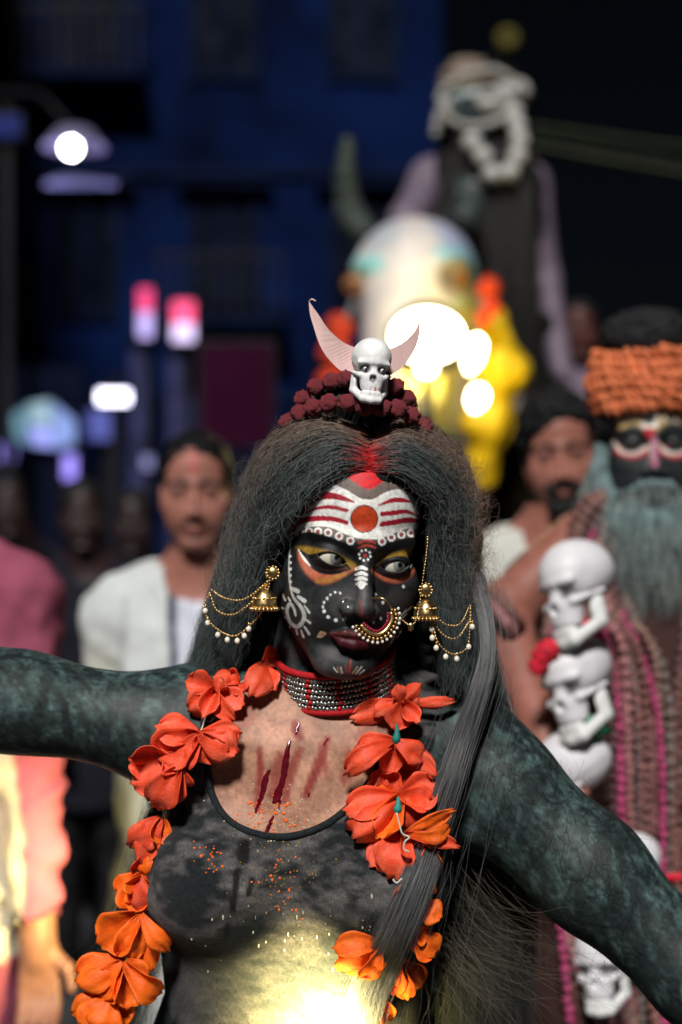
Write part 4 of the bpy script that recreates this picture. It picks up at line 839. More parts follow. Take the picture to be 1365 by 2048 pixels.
# scalloped edge above the brows
for p in Z((300, 552), (350, 542), (405, 543), (465, 550), (530, 570), (597, 598), (785, 602), (840, 578), (900, 562), (957, 552), (1000, 566)):
    pt.dot(p, 15 / K, (.30, .05, .05), 1.5, .8); pt.ring(p, 19 / K, 12 / K, WHT, 1.5)
# eyebrows
pt.stroke(Z((252, 605), (330, 572), (430, 590), (530, 628), (635, 672)), ZW(16, 52, 58, 56, 34), BLK, 2.5)
pt.stroke(Z((742, 678), (830, 642), (920, 612), (1018, 590)), ZW(30, 54, 56, 20), BLK, 2.5)
for y in (604, 632): pt.stroke(Z((648, y + 8), (695, y - 8), (744, y + 6)), ZW(12, 15, 12), (.42, .05, .03), 1.5)
pt.dot(Z((683, 684))[0], 13 / K, (.30, .02, .02), 1.5)
for i in range(8):
    a = i / 8 * 2 * math.pi + .2; pt.dot(Z((683 + 34 * math.cos(a), 684 + 30 * math.sin(a)))[0], 7.5 / K, WHT, 1.3)
for y, hw in ((762, 31), (795, 31), (824, 30), (850, 26)):
    pt.stroke(Z((662 - hw, y + 4), (662, y - 6), (662 + hw, y + 4)), ZW(17, 23, 17), WHT, 1.4)
pt.poly(Z((636, 852), (688, 852), (672, 880), (656, 884)), WHT, 1.4)
# kohl
pt.stroke(Z((298, 655), (345, 690), (400, 684), (450, 676), (505, 684), (550, 725), (598, 765)), ZW(8, 26, 24, 22, 22, 24, 8), BLK, 2)
pt.stroke(Z((340, 690), (380, 755), (445, 786), (520, 784), (598, 766)), ZW(16, 26, 24, 24, 8), BLK, 2)
pt.stroke(Z((735, 768), (790, 730), (845, 706), (910, 702), (955, 722), (1000, 690)), ZW(8, 22, 24, 22, 22, 4), BLK, 2)
pt.stroke(Z((735, 770), (800, 800), (870, 812), (935, 788), (975, 735)), ZW(8, 24, 28, 24, 14), BLK, 2)
pt.stroke(Z((288, 648), (318, 700), (357, 746)), ZW(4, 16, 8), WHT, 1.5)
pt.stroke(Z((1000, 700), (965, 735), (950, 765)), ZW(3, 8, 3), WHT * .7, 1.5)
# white line down the side of the face and cheek scroll
pt.stroke(Z((250, 500), (240, 620), (232, 740), (238, 850), (258, 930), (310, 1000), (322, 1060), (285, 1108), (240, 1082), (220, 1015), (238, 972), (262, 1000), (272, 1040)), ZW(10, 9, 9, 12, 18, 24, 24, 22, 20, 20, 16, 12), WHT * .8, 1.6, .85)
for y in range(690, 870, 38): pt.dot(Z((240, y))[0], 9 / K, WHT, 1.5, .9)
for a, b, w in [((245, 880), (285, 898), 26), ((288, 930), (325, 955), 26), ((325, 985), (355, 1025), 15), ((332, 1065), (358, 1085), 15), ((325, 1110), (352, 1150), 17), ((305, 1130), (318, 1168), 14), ((276, 1128), (282, 1152), 13), ((240, 1105), (232, 1118), 13), ((208, 1055), (196, 1062), 14), ((205, 1000), (192, 996), 12), ((195, 915), (210, 950), 15), ((228, 935), (240, 955), 13)]:
    pt.stroke(Z(a, b), ZW(w * .7, w), WHT * .9, 1.5, .95, False)
for i, p in enumerate(Z((537, 908), (507, 903), (479, 918), (460, 940), (441, 964), (434, 990), (441, 1016), (465, 1050), (511, 1070), (562, 1062))): pt.dot(p, (8 + 3 * (i > 5)) / K, WHT, 1.4)
for p in Z((735, 1082), (776, 1060), (888, 1070), (895, 1140), (745, 915), (790, 965), (912, 870)): pt.dot(p, 9 / K, WHT, 1.4, .9)
for a, b, w in [((965, 985), (940, 1010), 10), ((930, 1010), (900, 1040), 10), ((940, 1090), (925, 1100), 9), ((860, 1160), (840, 1200), 10), ((885, 1160), (850, 1220), 9), ((840, 1210), (822, 1250), 10), ((900, 1060), (935, 1030), 8), ((975, 1010), (950, 1060), 9)]: pt.stroke(Z(a, b), ZW(w, w), WHT * .7, 1.5, .8, False)
# lips, dab beside the mouth, chin fan
LIP = np.array([.055, .004, .008])
pt.poly(Z((462, 1150), (520, 1138), (580, 1128), (610, 1136), (650, 1132), (700, 1150), (735, 1165), (710, 1215), (660, 1250), (600, 1255), (540, 1228), (490, 1185)), LIP, 3)
pt.poly(Z((455, 1148), (580, 1130), (612, 1140), (650, 1134), (720, 1158), (610, 1160), (530, 1158)), (.11, .03, .02), 4, .6)
pt.poly(Z((398, 1168), (420, 1135), (455, 1148), (425, 1172)), (.55, .40, .25), 2, .9); pt.dot(Z((432, 1150))[0], 8 / K, (.5, .12, .02), 1.5)
for a, b, cc in [((498, 1352), (520, 1378), WHT), ((540, 1350), (548, 1380), WHT * .8), ((568, 1340), (580, 1385), (.35, .03, .02)), ((600, 1300), (590, 1380), (.35, .03, .02)), ((640, 1345), (610, 1385), (.6, .3, .12)), ((665, 1345), (630, 1388), WHT * .8), ((680, 1365), (650, 1390), WHT), ((520, 1350), (540, 1385), (.5, .2, .08))]: pt.stroke(Z(a, b), ZW(7, 10), cc, 1.5, .8, False)
# vermilion at the parting
pt.poly(Z((560, 195), (620, 165), (700, 120), (780, 165), (805, 225), (745, 278), (690, 290), (620, 250)), (.62, .006, .012), 5)
pt.ok = keep
wear = fbm(V[:nh], 330, 3, 61); C[:nh] *= (1 - .16 * np.clip(wear, 0, 1) - .35 * np.clip(fbm(V[:nh], 120, 3, 67) - .75, 0, .6))[:, None]
m_skin = mat('painted_skin', attr=True, rough=.52, var=.22, scale=220, bump=.00028, bscale=1300, spec=.36, rvar=.12)
body = mesh_np('body', V, F, m_skin, performer, True, C)
m_eye = mat('eyeball', attr=True, rough=.08, var=.02, spec=.6, rvar=0)
for c in EYE_C: eyeball('eye', (c[0], c[1], -.12), M_h, (.34, -1, .12), (.26, .30, .29), m_eye, performer, pupil=.25, ir=.64, white=(.66, .62, .52))

from mathutils.bvhtree import BVHTree
def bvh_of(V, F): return BVHTree.FromPolygons([tuple(v) for v in V.tolist()], [tuple(f) for f in F.tolist()])
bvh = bvh_of(np.concatenate([vb]), fb); bvh_head = bvh_of(vh, fh)
def surf(px, py, off=0.0, tree=None, default=1.42):
    d = W(px, py, 1.0) - np.array([0, 0, CAMZ]); L = np.linalg.norm(d)
    hit = (tree or bvh).ray_cast(Vector((0, 0, CAMZ)), Vector(d / L))
    y = hit[0].y if hit[0] is not None else default
    return W(px, py, y - off)

# --- bodice with a scooped neck
NECK = spline([(395, 1380), (412, 1500), (425, 1590), (470, 1650), (555, 1674), (640, 1655), (712, 1600), (765, 1520), (800, 1440), (812, 1370), (700, 1250), (520, 1250)], 6, True)
def bodice_sd(P):
    d = np.minimum(torso_sd(P), 9) - .0035 - .0006 * fbm(P, 55, 2, 4)
    x, y = PX(P); c = poly_d(np.stack([x, y], 1), NECK) * .00049
    c = np.where(P[:, 1] < 1.50, c, .05)
    d = smax(d, -c, .003)
    d = np.maximum(d, P[:, 2] - 1.40)
    d = np.maximum(d, -(P[:, 0] - J(405, 1450, 1.47)[0]) - .25 * (1.36 - P[:, 2]))
    return np.maximum(d, (P[:, 0] - J(925, 1450, 1.47)[0]) - .25 * (1.36 - P[:, 2]))
vc, fcq = smesh(bodice_sd, (-.25, 1.30, .96), (.22, 1.62, 1.45), .003)
px, py = PX(vc); U = np.stack([px, py], 1)
dust = np.clip(.17 + .55 * fbm(vc, 21, 4, 31) + .3 * fbm(vc * np.array([.6, 1, 1.5]), 120, 2, 33), 0, 1)[:, None]
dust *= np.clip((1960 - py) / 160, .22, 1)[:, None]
CB = np.array([.014, .017, .019]) * (1 - dust) + np.array([.21, .195, .19]) * dust
CB *= (1 + .35 * np.clip(fbm(vc, 700, 1, 37), -1, 1))[:, None]
pc = Paint(U, CB)
for a, b, w in [((490, 1690), (487, 1720), 24), ((476, 1740), (465, 1820), 14), ((505, 1760), (497, 1790), 12), ((455, 1850), (452, 1880), 10)]: pc.stroke([a, b], w, (.004, .004, .004), 6, .9, False)
m_cloth = mat('powdered_cloth', attr=True, rough=.85, var=.3, scale=420, bump=.0012, bscale=1400, spec=.08, sheen=.08)
bodice = mesh_np('bodice', vc, fcq, m_cloth, performer, True, CB)
rim = MB(); rp = [surf(a, b, .004) for a, b in spline([(408, 1440), (412, 1500), (425, 1590), (470, 1650), (555, 1674), (640, 1655), (712, 1600), (765, 1520), (798, 1450)], 8)]
rim.tube(rp, .0036, 8)
m_black = mat('black_cloth', (.016, .02, .022), rough=.9, spec=.1, var=.4, scale=300, bump=.0008, bscale=900)
rim.build('neckline', m_black, performer)
# --- wet red drips and powder specks lying on the skin and the cloth
cbvh = bvh_of(vc, fcq)
def skin_pt(x, y):
    a = surf(x, y, 0, bvh); b = surf(x, y, 0, cbvh, 9.0); return a if a[1] < b[1] else b
m_blood = mat('wet_red', (.10, .003, .009), rough=.12, var=.4, scale=200, spec=.6, coat=.4)
for p, w in [([(579, 1484), (574, 1512), (570, 1535), (566, 1560), (556, 1590), (551, 1607)], (5, 11, 12, 10, 15, 12)), ([(538, 1541), (531, 1562), (526, 1585), (519, 1604), (512, 1626)], (6, 12, 9, 8, 4)), ([(598, 1447), (594, 1462), (592, 1470)], (5, 7, 2)), ([(547, 1632), (541, 1648), (533, 1664)], (4, 8, 7)), ([(656, 1478), (648, 1492)], (4, 3)), ([(618, 1587), (619, 1593)], (3.5, 3.5)), ([(561, 1602), (558, 1625)], (4, 2.5))]:
    sp = spline(p, 5) + np.random.default_rng(3).normal(0, .6, (len(spline(p, 5)), 2)); w = 1.35 * np.interp(np.linspace(0, 1, len(sp)), np.linspace(0, 1, len(w)), w)
    VV = []; FF = []; prof = [(-1, 0), (-.7, .7), (0, 1), (.7, .7), (1, 0)]
    for (x, y), hw in zip(sp, w):
        for t, hgt in prof: q = skin_pt(x + t * hw * .5, y); q[1] -= hgt * .0011 * min(1, hw / 8) - .0003; VV.append(q)
    for i in range(len(sp) - 1):
        for j in range(4): FF.append((i * 5 + j, (i + 1) * 5 + j, (i + 1) * 5 + j + 1, i * 5 + j + 1))
    mesh_np('red_drip', np.array(VV), FF, m_blood, performer)
r2 = np.random.default_rng(5)
def specks(name, pts, m, lo, hi, long=1.0):
    mb = MB()
    for q in pts:
        r = r2.uniform(lo, hi) * .0005; c = skin_pt(*q); mb.ball(c, (r * r2.uniform(.6, 1.3), r * .5, r * r2.uniform(.7, 1.2) * (1 if long == 1 else r2.uniform(1, long))), 8, 6)
    o = mb.build(name, m, performer); o['kind'] = 'stuff'
m_ospk = mat('orange_powder', (.8, .13, .012), rough=.8, var=.3, scale=400); m_wspk = mat('pale_powder', (.5, .46, .36), rough=.5, var=.3, scale=400)
m_yspk = mat('ochre_powder', (.36, .20, .02), rough=.8, var=.3, scale=400)
specks('orange_specks', list(r2.normal((545, 1635), (38, 22), (70, 2))) + list(r2.normal((428, 1718), (9, 14), (22, 2))) + list(r2.normal((400, 1690), (12, 12), (6, 2))) + list(r2.normal((560, 1760), (26, 45), (34, 2))), m_ospk, .8, 3.4)
specks('pale_specks', list(r2.normal((540, 1630), (48, 30), (110, 2))) + list(r2.normal((575, 1645), (40, 14), (40, 2))), m_wspk, .5, 2.0)
specks('white_drips', [(r2.uniform(360, 760), r2.normal(1850, 45)) for i in range(26)] + list(r2.normal((580, 1860), (50, 30), (14, 2))), m_wspk, .5, 1.8, 5)
specks('ochre_specks', list(r2.normal((560, 1735), (55, 40), (110, 2))), m_yspk, .5, 2.0)
sk = MB(); prof = [(.0, 1.08), (.13, 1.075), (.165, .98), (.2, .8), (.25, .5), (.31, .2), (.345, .02), (.33, .02)]
n = 72; SV = []; SF = []
for r, z in prof:
    for j in range(n):
        a = 2 * math.pi * j / n; rr = r * (1 + .08 * math.sin(9 * a + 1) * (1.1 - z)); SV.append((-.045 + rr * math.cos(a), 1.5 + rr * .72 * math.sin(a), z))
for i in range(len(prof) - 1):
    for j in range(n): SF.append((i * n + j, i * n + (j + 1) % n, (i + 1) * n + (j + 1) % n, (i + 1) * n + j))
mesh_np('skirt', np.array(SV), SF, m_black, performer)
# --- hair of the performer
WG = lambda *pts: np.array([W(*p) for p in pts])
LG = [WG((738, 938, 1.356), (690, 938, 1.348), (632, 972, 1.346), (586, 1028, 1.360), (560, 1072, 1.385), (530, 1110, 1.408), (508, 1180, 1.415), (480, 1270, 1.43), (445, 1360, 1.45)),
      WG((738, 920, 1.360), (670, 906, 1.350), (595, 962, 1.358), (548, 1035, 1.385), (520, 1085, 1.40), (495, 1160, 1.412), (468, 1260, 1.43), (430, 1360, 1.45)),
      WG((738, 900, 1.372), (650, 876, 1.362), (563, 930, 1.38), (515, 1010, 1.405), (488, 1100, 1.425), (458, 1210, 1.435), (418, 1355, 1.46)),
      WG((738, 872, 1.388), (640, 850, 1.382), (543, 903, 1.405), (500, 985, 1.425), (474, 1080, 1.445), (444, 1200, 1.455), (402, 1350, 1.48)),
      WG((738, 850, 1.42), (620, 833, 1.42), (536, 900, 1.45), (492, 985, 1.47), (464, 1080, 1.48), (430, 1200, 1.49), (388, 1355, 1.50))]
RG = [WG((742, 938, 1.356), (790, 942, 1.352), (845, 974, 1.356), (872, 1020, 1.372), (872, 1080, 1.388), (872, 1150, 1.40), (880, 1250, 1.41), (900, 1370, 1.42)),
      WG((742, 920, 1.360), (808, 910, 1.357), (875, 966, 1.367), (902, 1028, 1.385), (902, 1100, 1.40), (905, 1200, 1.41), (925, 1370, 1.42)),
      WG((742, 900, 1.372), (820, 884, 1.373), (895, 938, 1.388), (927, 1008, 1.405), (928, 1100, 1.415), (930, 1200, 1.42), (950, 1370, 1.43)),
      WG((742, 872, 1.388), (820, 855, 1.40), (900, 914, 1.42), (934, 990, 1.44), (938, 1090, 1.45), (948, 1210, 1.45), (980, 1380, 1.45)),
      WG((742, 850, 1.42), (830, 840, 1.43), (910, 908, 1.46), (940, 990, 1.48), (940, 1100, 1.49), (955, 1210, 1.48), (995, 1400, 1.47))]
def hair_sd(P):
    L = (P - np.array(M_h.translation)) @ np.linalg.inv(np.array(M_h)[:3, :3]).T
    d = np.maximum(ell(L, (0, 1.2, 4.6), (7.55, 9.0, 8.2)), -(L[:, 2] * .75 + L[:, 1] + 1.2)) * .01
    d = smin(d, chain(P, [W(590, 990, 1.45), W(535, 1120, 1.47), W(480, 1270, 1.50), W(445, 1400, 1.54)], [.024, .026, .036, .04], .03), .03)
    d = smin(d, chain(P, [W(890, 985, 1.45), W(915, 1080, 1.46), W(922, 1220, 1.46), W(950, 1400, 1.50)], [.016, .018, .022, .03], .03), .03)
    d = smin(d, chain(P, [W(720, 1100, 1.53), W(700, 1300, 1.57), W(690, 1500, 1.62)], [.08, .09, .08], .05), .05)
    d = smin(d, ell(P, W(722, 825, 1.45), (.052, .052, .036)), .02)
    return d + .0022 * fbm(P, 70, 3, 8)
vq, fq = smesh(hair_sd, (-.22, 1.30, 1.28), (.22, 1.74, 1.70), .0042)
m_hbase = mat('dark_hair_mass', (.012, .013, .014), rough=.7, spec=.1, var=.5, scale=220, stretch=(1, 1, .2), bump=.003, bscale=300)
hair = mesh_np('hair', vq, fq, m_hbase, performer)
m_hair = hair_mat('dusty_black_hair', (.015, .019, .020), (.125, .14, .14), .5, True)
def sidehair(G, n, seed, flip):
    S = strands_between(G, n, 30, .0022, .0058, 200, seed, .005, .0024)
    tt = (np.random.default_rng(seed).random(n) * (len(G) - 1))                     # same draw as strands_between
    br = np.clip((tt - 1.6) / 1.6, 0, 1)[:, None, None] * np.array([1.0, .86, .80]) + .0
    s = np.linspace(0, 1, 30)[None, :, None]
    brown = np.array([3.6, 2.1, 1.55]); gry = np.array([.95, 1.07, 1.05])
    w = np.clip((tt - 1.3) / 1.5, 0, 1)[:, None, None] * np.clip(1.15 - s * 1.3, .0, 1) * (.5 + .5 * np.random.default_rng(seed + 1).random((n, 1, 1)))
    t = gry * (1 - w) + brown * w
    red = np.clip(1 - s / (.03 + .09 * np.random.default_rng(seed + 2).random((n, 1, 1)) ** 1.5), 0, 1) * np.clip(1.5 - tt / 2.0, 0, 1)[:, None, None]
    t = t * (1 - red) + np.array([10, .15, .2]) * red
    return S, t
SL, TL = sidehair(LG, 6500, 41, 0); SR, TR = sidehair(RG, 5000, 43, 1)
curves('hair_strands', np.concatenate([SL, SR]), .00021, m_hair, hair, np.concatenate([TL, TR]))
# flyaway frizz around the outline
def frizz(G, n, seed, spread, curl, rad, col, k=16):
    r = np.random.default_rng(seed); base = strands_between(G, n, 30, .004, 0, 60, seed, .004, .004)
    i0 = r.integers(2, 22, n); O = []
    for a in range(n):
        p = base[a, i0[a]]; t = base[a, min(29, i0[a] + 3)] - p; t /= np.linalg.norm(t) + 1e-9
        side = np.array([r.normal(0, 1), -abs(r.normal(0, .5)), r.normal(0, .5)]); c = np.array([W(715, 1080, 1.47)[0], 1.47, p[2]]); out = p - c; out /= np.linalg.norm(out)
        dr = t * r.uniform(.3, 1) + out * r.uniform(.2, spread) + side * .25; dr /= np.linalg.norm(dr)
        L = r.uniform(.008, .034); s = np.linspace(0, 1, k)[:, None]; u = np.cross(dr, (0, 1, 0)); u /= np.linalg.norm(u) + 1e-9; v = np.cross(dr, u)
        w = r.uniform(2, 8) * curl; ph = r.uniform(0, 6); am = r.uniform(.002, .010) * curl
        O.append(p + dr * L * s + am * (u * np.sin(w * s + ph) + v * np.cos(w * s + ph)) * s + np.array([0, 0, -1]) * L * .35 * s ** 2)
    return curves('flyaway_hair', np.array(O), rad, hair_mat('flyaway_' + str(seed), *col), hair)
frizz(LG[2:], 700, 51, .7, 1.6, .00013, ((.03, .032, .034), (.16, .14, .13)))
frizz(RG[2:], 900, 53, .9, 2.0, .00013, ((.10, .06, .045), (.34, .22, .17)))
frizz(LG[:4], 750, 55, .5, 1.4, .00011, ((.06, .075, .075), (.26, .28, .27)))
frizz(RG[:4], 550, 57, .5, 1.4, .00011, ((.05, .055, .055), (.22, .20, .19)))
# long falls behind the shoulders
fallR = [WG((930, 1370, 1.50), (930, 1550, 1.50), (890, 1800, 1.50), (885, 2120, 1.48)), WG((955, 1380, 1.51), (970, 1600, 1.515), (950, 1830, 1.51), (930, 2120, 1.48)), WG((985, 1390, 1.53), (1010, 1620, 1.54), (1000, 1850, 1.52), (980, 2120, 1.49)), WG((990, 1400, 1.55), (1040, 1640, 1.57), (1045, 1880, 1.55), (1020, 2120, 1.52))]
fallL = [WG((400, 1350, 1.53), (330, 1560, 1.55), (270, 1760, 1.54), (180, 1960, 1.53)), WG((420, 1360, 1.53), (360, 1580, 1.55), (290, 1800, 1.54), (200, 2060, 1.53)), WG((450, 1370, 1.54), (400, 1600, 1.57), (330, 1830, 1.57), (250, 2100, 1.55))]
m_fall = hair_mat('long_hair', (.006, .007, .007), (.03, .034, .034), .5)
curves('long_hair', np.concatenate([strands_between(fallR, 4200, 24, .006, .005, 50, 61, .012, .006), strands_between(fallL, 1300, 24, .005, .006, 60, 63, .012, .006)]), .00022, m_fall, hair)
m_wisp = hair_mat('pale_wisps', (.03, .028, .022), (.14, .12, .085), .5)
wisps = [WG((930, 1700, 1.47), (1000, 1800, 1.45), (1080, 1850, 1.44), (1180, 1900, 1.44)), WG((900, 1800, 1.45), (960, 1880, 1.43), (1050, 1920, 1.42), (1150, 1990, 1.42)), WG((870, 1880, 1.43), (930, 1930, 1.41), (1010, 1990, 1.40), (1080, 2080, 1.40)), WG((860, 1900, 1.42), (890, 1960, 1.40), (900, 2010, 1.40), (910, 2090, 1.40))]
curves('wisps', strands_between(wisps, 130, 26, .010, .009, 40, 65, .03, .014), .00013, m_wisp, hair)
# straight lock hanging in front of the shoulder
lockc = [(952, 1150), (972, 1240), (975, 1310), (960, 1380), (930, 1470), (902, 1560), (868, 1660), (835, 1760), (795, 1860), (762, 1930), (735, 1990), (715, 2070)]
lw = [30, 24, 20, 26, 32, 34, 38, 44, 50, 52, 48, 44]
lg = [[], [], []]
for (x, y), w in zip(lockc, lw):
    dq = min(skin_pt(x, y)[1], 1.43) - .030 if y > 1450 else 1.435 - (y - 1150) * .00022
    dq = min(dq, 1.372) if y > 1500 else dq
    for k, o in enumerate((-.5, 0, .5)): lg[k].append(W(x + o * w, y + o * w * .25, dq - .006 * (k == 1)))
lg = [np.array(g) for g in lg]
m_lock = hair_mat('grey_lock_hair', (.035, .04, .041), (.20, .20, .205), .4)
curves('front_lock', strands_between(lg, 2600, 30, .0012, .0010, 40, 71, .005, .0016), .00017, m_lock, hair)
curves('loose_lock_strands', strands_between([lg[0] - [.004, 0, 0], lg[2] + [.02, 0, 0]], 45, 30, .004, .006, 60, 73, .025, .012), .00010, m_lock, hair)
# fine stray hairs lying on the right shoulder and arm
r3 = np.random.default_rng(77); O = []
for i in range(330):
    t = r3.random(); x0, y0 = 940 + 330 * t + r3.normal(0, 30), 1490 + 340 * t + r3.normal(0, 70); a = r3.normal(1.25, .55); L = r3.uniform(30, 110); q = []
    cv = r3.normal(0, .9)
    for s in np.linspace(0, 1, 12): q.append(surf(x0 + L * s * math.cos(a + cv * s), y0 + L * s * math.sin(a + cv * s), .0012 + .004 * r3.random() * s, None, 1.42))
    q = np.array(q)
    if np.ptp(q[:, 1]) < .06: O.append(q)
curves('stray_hair', np.array(O), .00011, hair_mat('stray_hair_black', (.004, .005, .005), (.012, .014, .014)), hair)

# ------------------------------------------------------------------ skull headpiece with crescent horns
head_piece = empty('headpiece', W(745, 800, 1.36)); tag(head_piece, 'small white skull with a pale pink horned crescent on top of the hair', 'headpiece')
Ms = head_matrix((0, -4, -1.5), W(745, 745, 1.352), 8, 4, 6, .00275)
SKC = smesh(lambda P: skull_sd(P), (-8.5, -10.5, -10), (8.5, 11.5, 12), .42); SKJ = smesh(lambda P: skull_sd(P, True), (-8, -10, -14), (8, 4, -2), .42)
m_bone = mat('painted_bone', (.66, .66, .66), rough=.4, var=.12, scale=90, bump=.0004, bscale=300); m_ink = mat('black_ink', (.01, .014, .018), rough=.5); m_redink = mat('red_ink', (.4, .01, .03), rough=.4)
def ink_skull(V, dark=.02):
    a = np.abs(V[:, 0]); c = np.tile(np.array([.80, .80, .80]), (len(V), 1))
    s = np.clip(1.35 - np.sqrt(((a - 3) / 1.75) ** 2 + ((V[:, 2] + .5) / 1.45) ** 2), 0, 1) * (V[:, 1] < -3); c *= (1 - .9 * np.clip(s * 1.6, 0, 1))[:, None]
    s = np.clip(1.3 - np.sqrt((V[:, 0] / 1.2) ** 2 + ((V[:, 2] + 3.7) / 1.4) ** 2), 0, 1) * (V[:, 1] < -6); c *= (1 - .75 * np.clip(s * 2, 0, 1))[:, None]
    t = np.clip(.22 - np.abs(np.sin(V[:, 0] * 2.3 + 1.55)), 0, 1) * 4 * (np.abs(V[:, 2] + 8) < 1.6) * (V[:, 1] < -5) * (a < 3.4); c *= (1 - .75 * np.clip(t, 0, 1))[:, None]
    return c
m_skull = mat('skull_paint', attr=True, rough=.4, var=.08, scale=60, bump=.0006, bscale=200)
cr = mesh_np('cranium', xf(Ms, SKC[0]), SKC[1], m_skull, head_piece, True, ink_skull(SKC[0])); jw = mesh_np('jaw', xf(Ms, SKJ[0] * [1.0, 1.06, 1.0] + [0, -.1, .15]), SKJ[1], m_skull, head_piece, True, ink_skull(SKJ[0]))
for x in (-3.0, 3.0):
    mb = MB(); mb.ball(xf(Ms, np.array([[x, -6.4, -.6]]))[0], .0019, 10, 8); e = mb.build('eye', m_bone, cr)
    mb = MB(); mb.ball(xf(Ms, np.array([[x + .2, -7.2, -.7]]))[0], .0012, 8, 6); mb.build('pupil', m_ink, e) if False else mb.build('pupil', m_ink, cr)
mb = MB(); mb.tube(xf(Ms, np.array([[.9, -8.1, -6.5], [.9, -8.0, -8.2], [.7, -8.4, -10.5], [.8, -8.6, -12]])), .0006, 6); mb.build('red_drip', m_redink, cr)
outer = [(618, 602), (620, 625), (626, 648), (641, 692), (663, 724), (694, 748), (745, 762), (795, 742), (822, 713), (838, 678), (842, 635)]
inner = [(828, 664), (804, 686), (774, 700), (745, 704), (727, 700), (690, 686), (659, 660), (638, 630)]
ring = np.concatenate([spline(outer, 5), spline([outer[-1]] + inner + [outer[0]], 5)[1:-1]]); nr = len(ring)
def horn_pt(x, y, o):
    k = abs(x - 740) / 120; return W(x, y, 1.385 + .02 * k * k + o)
VV = [horn_pt(x, y, -.0015) for x, y in ring] + [horn_pt(x, y, .0015) for x, y in ring]
no, ni = 51, nr - 51
FF = []
io = list(range(51)); ii = [50] + list(range(51, nr)) + [0]
ii = ii[::-1]                                                # both lists now run from the left tip to the right tip
m1 = np.linspace(0, 50, 60).round().astype(int); m2 = np.linspace(0, len(ii) - 1, 60).round().astype(int)
for k in range(59):
    q = [io[m1[k]], io[m1[k + 1]], ii[m2[k + 1]], ii[m2[k]]]; q2 = list(dict.fromkeys(q))
    if len(q2) >= 3: FF.append(tuple(q2)); FF.append(tuple(i + nr for i in q2[::-1]))
for k in range(nr): FF.append((k, k + nr, (k + 1) % nr + nr, (k + 1) % nr))
m_horn = mat('pink_paper', (.74, .50, .47), rough=.6, var=.2, scale=40, stretch=(1, 1, .15), bump=.0006, bscale=200)
mesh_np('horn', np.array(VV), FF, m_horn, head_piece, False)
mb = MB()
for p in ([(618, 603), (624, 598), (632, 602)], [(842, 636), (836, 642), (834, 650)]): mb.tube([horn_pt(x, y, 0) for x, y in p], .0008, 5)
mb.build('thread', m_horn, head_piece)

# ------------------------------------------------------------------ wooden bead strings in the hair
def rough_bead(seed, n=20, m=14, amp=.34):
    mb = MB(); mb.ball((0, 0, 0), 1.0, n, m); V = np.concatenate(mb.V)
    a = np.arctan2(V[:, 1], V[:, 0]); k = 1 + amp * (np.abs(np.sin(a * 2.5 + .6 * np.sin(V[:, 2] * 5))) - .6) * (1 - V[:, 2] ** 2) + .16 * fbm(V, 4.5, 2, seed)
    me = bpy.data.meshes.new('bead'); me.from_pydata([tuple(v) for v in V * k[:, None]], [], mb.F)
    me.polygons.foreach_set('use_smooth', np.ones(len(me.polygons), bool)); return me
bead_meshes = [rough_bead(s) for s in range(5)]
m_rud = mat('red_wood_bead', (.31, .048, .062), rough=.6, var=.6, scale=140, bump=.0016, bscale=300)
for b in bead_meshes: b.materials.append(m_rud)
def bead_string(name, label, pts, r, parent_loc, cat='beads', group=None):
    t = empty(name, parent_loc); tag(t, label, cat, group)
    for i, p in enumerate(pts):
        o = bpy.data.objects.new('bead', bead_meshes[i % 5]); link(o, t); o.location = p; o.scale = (r, r, r) if np.isscalar(r) else (r[i],) * 3
        o.rotation_euler = (random.uniform(-.5, .5), random.uniform(-.5, .5), random.uniform(0, 6))
    return t
lower = [(576, 846, 1.425), (600, 826, 1.40), (626, 815, 1.382), (658, 807, 1.370), (695, 806, 1.362), (730, 814, 1.360), (764, 815, 1.362), (796, 817, 1.370), (823, 832, 1.384), (846, 856, 1.405), (858, 866, 1.44), (850, 850, 1.475), (815, 835, 1.50), (770, 822, 1.515), (720, 816, 1.52), (670, 818, 1.515), (620, 828, 1.50), (582, 842, 1.465)]
bead_string('bead_string', 'lower ring of ridged dark red wooden beads around the top of the hair', [W(*p) for p in lower], [.0088] * 18, W(720, 830, 1.44))
upper = [(606, 798, 1.405), (631, 774, 1.398), (663, 763, 1.392), (692, 757, 1.388), (722, 752, 1.388), (762, 754, 1.388), (792, 773, 1.392), (814, 796, 1.40), (818, 806, 1.43), (790, 790, 1.455), (745, 780, 1.465), (690, 780, 1.465), (640, 788, 1.45)]
bead_string('bead_string', 'upper ring of ridged dark red wooden beads behind the skull ornament', [W(*p) for p in upper], [.0085] * 13, W(715, 780, 1.42))
topk = MB(); topk.ball(W(712, 800, 1.432), (.043, .036, .026), 24, 14); V0 = np.concatenate(topk.V); V0 += .003 * np.stack([fbm(V0, 90, 2, i) for i in range(3)], 1)
tk = mesh_np('topknot', V0, topk.F, m_hbase, hair)
r4 = np.random.default_rng(81); O = []
for i in range(1500):
    a = r4.uniform(0, 2 * math.pi); s = np.linspace(0, 1, 10); rr = .052 - .046 * s
    c = W(714, 822, 1.432); O.append(np.stack([c[0] + rr * 1.08 * np.cos(a + .5 * s), c[1] + rr * np.sin(a + .5 * s), c[2] + .034 * np.sin(s * 1.5) + r4.normal(0, .0012)], 1))
curves('topknot_strands', np.array(O), .0002, m_lock, hair)

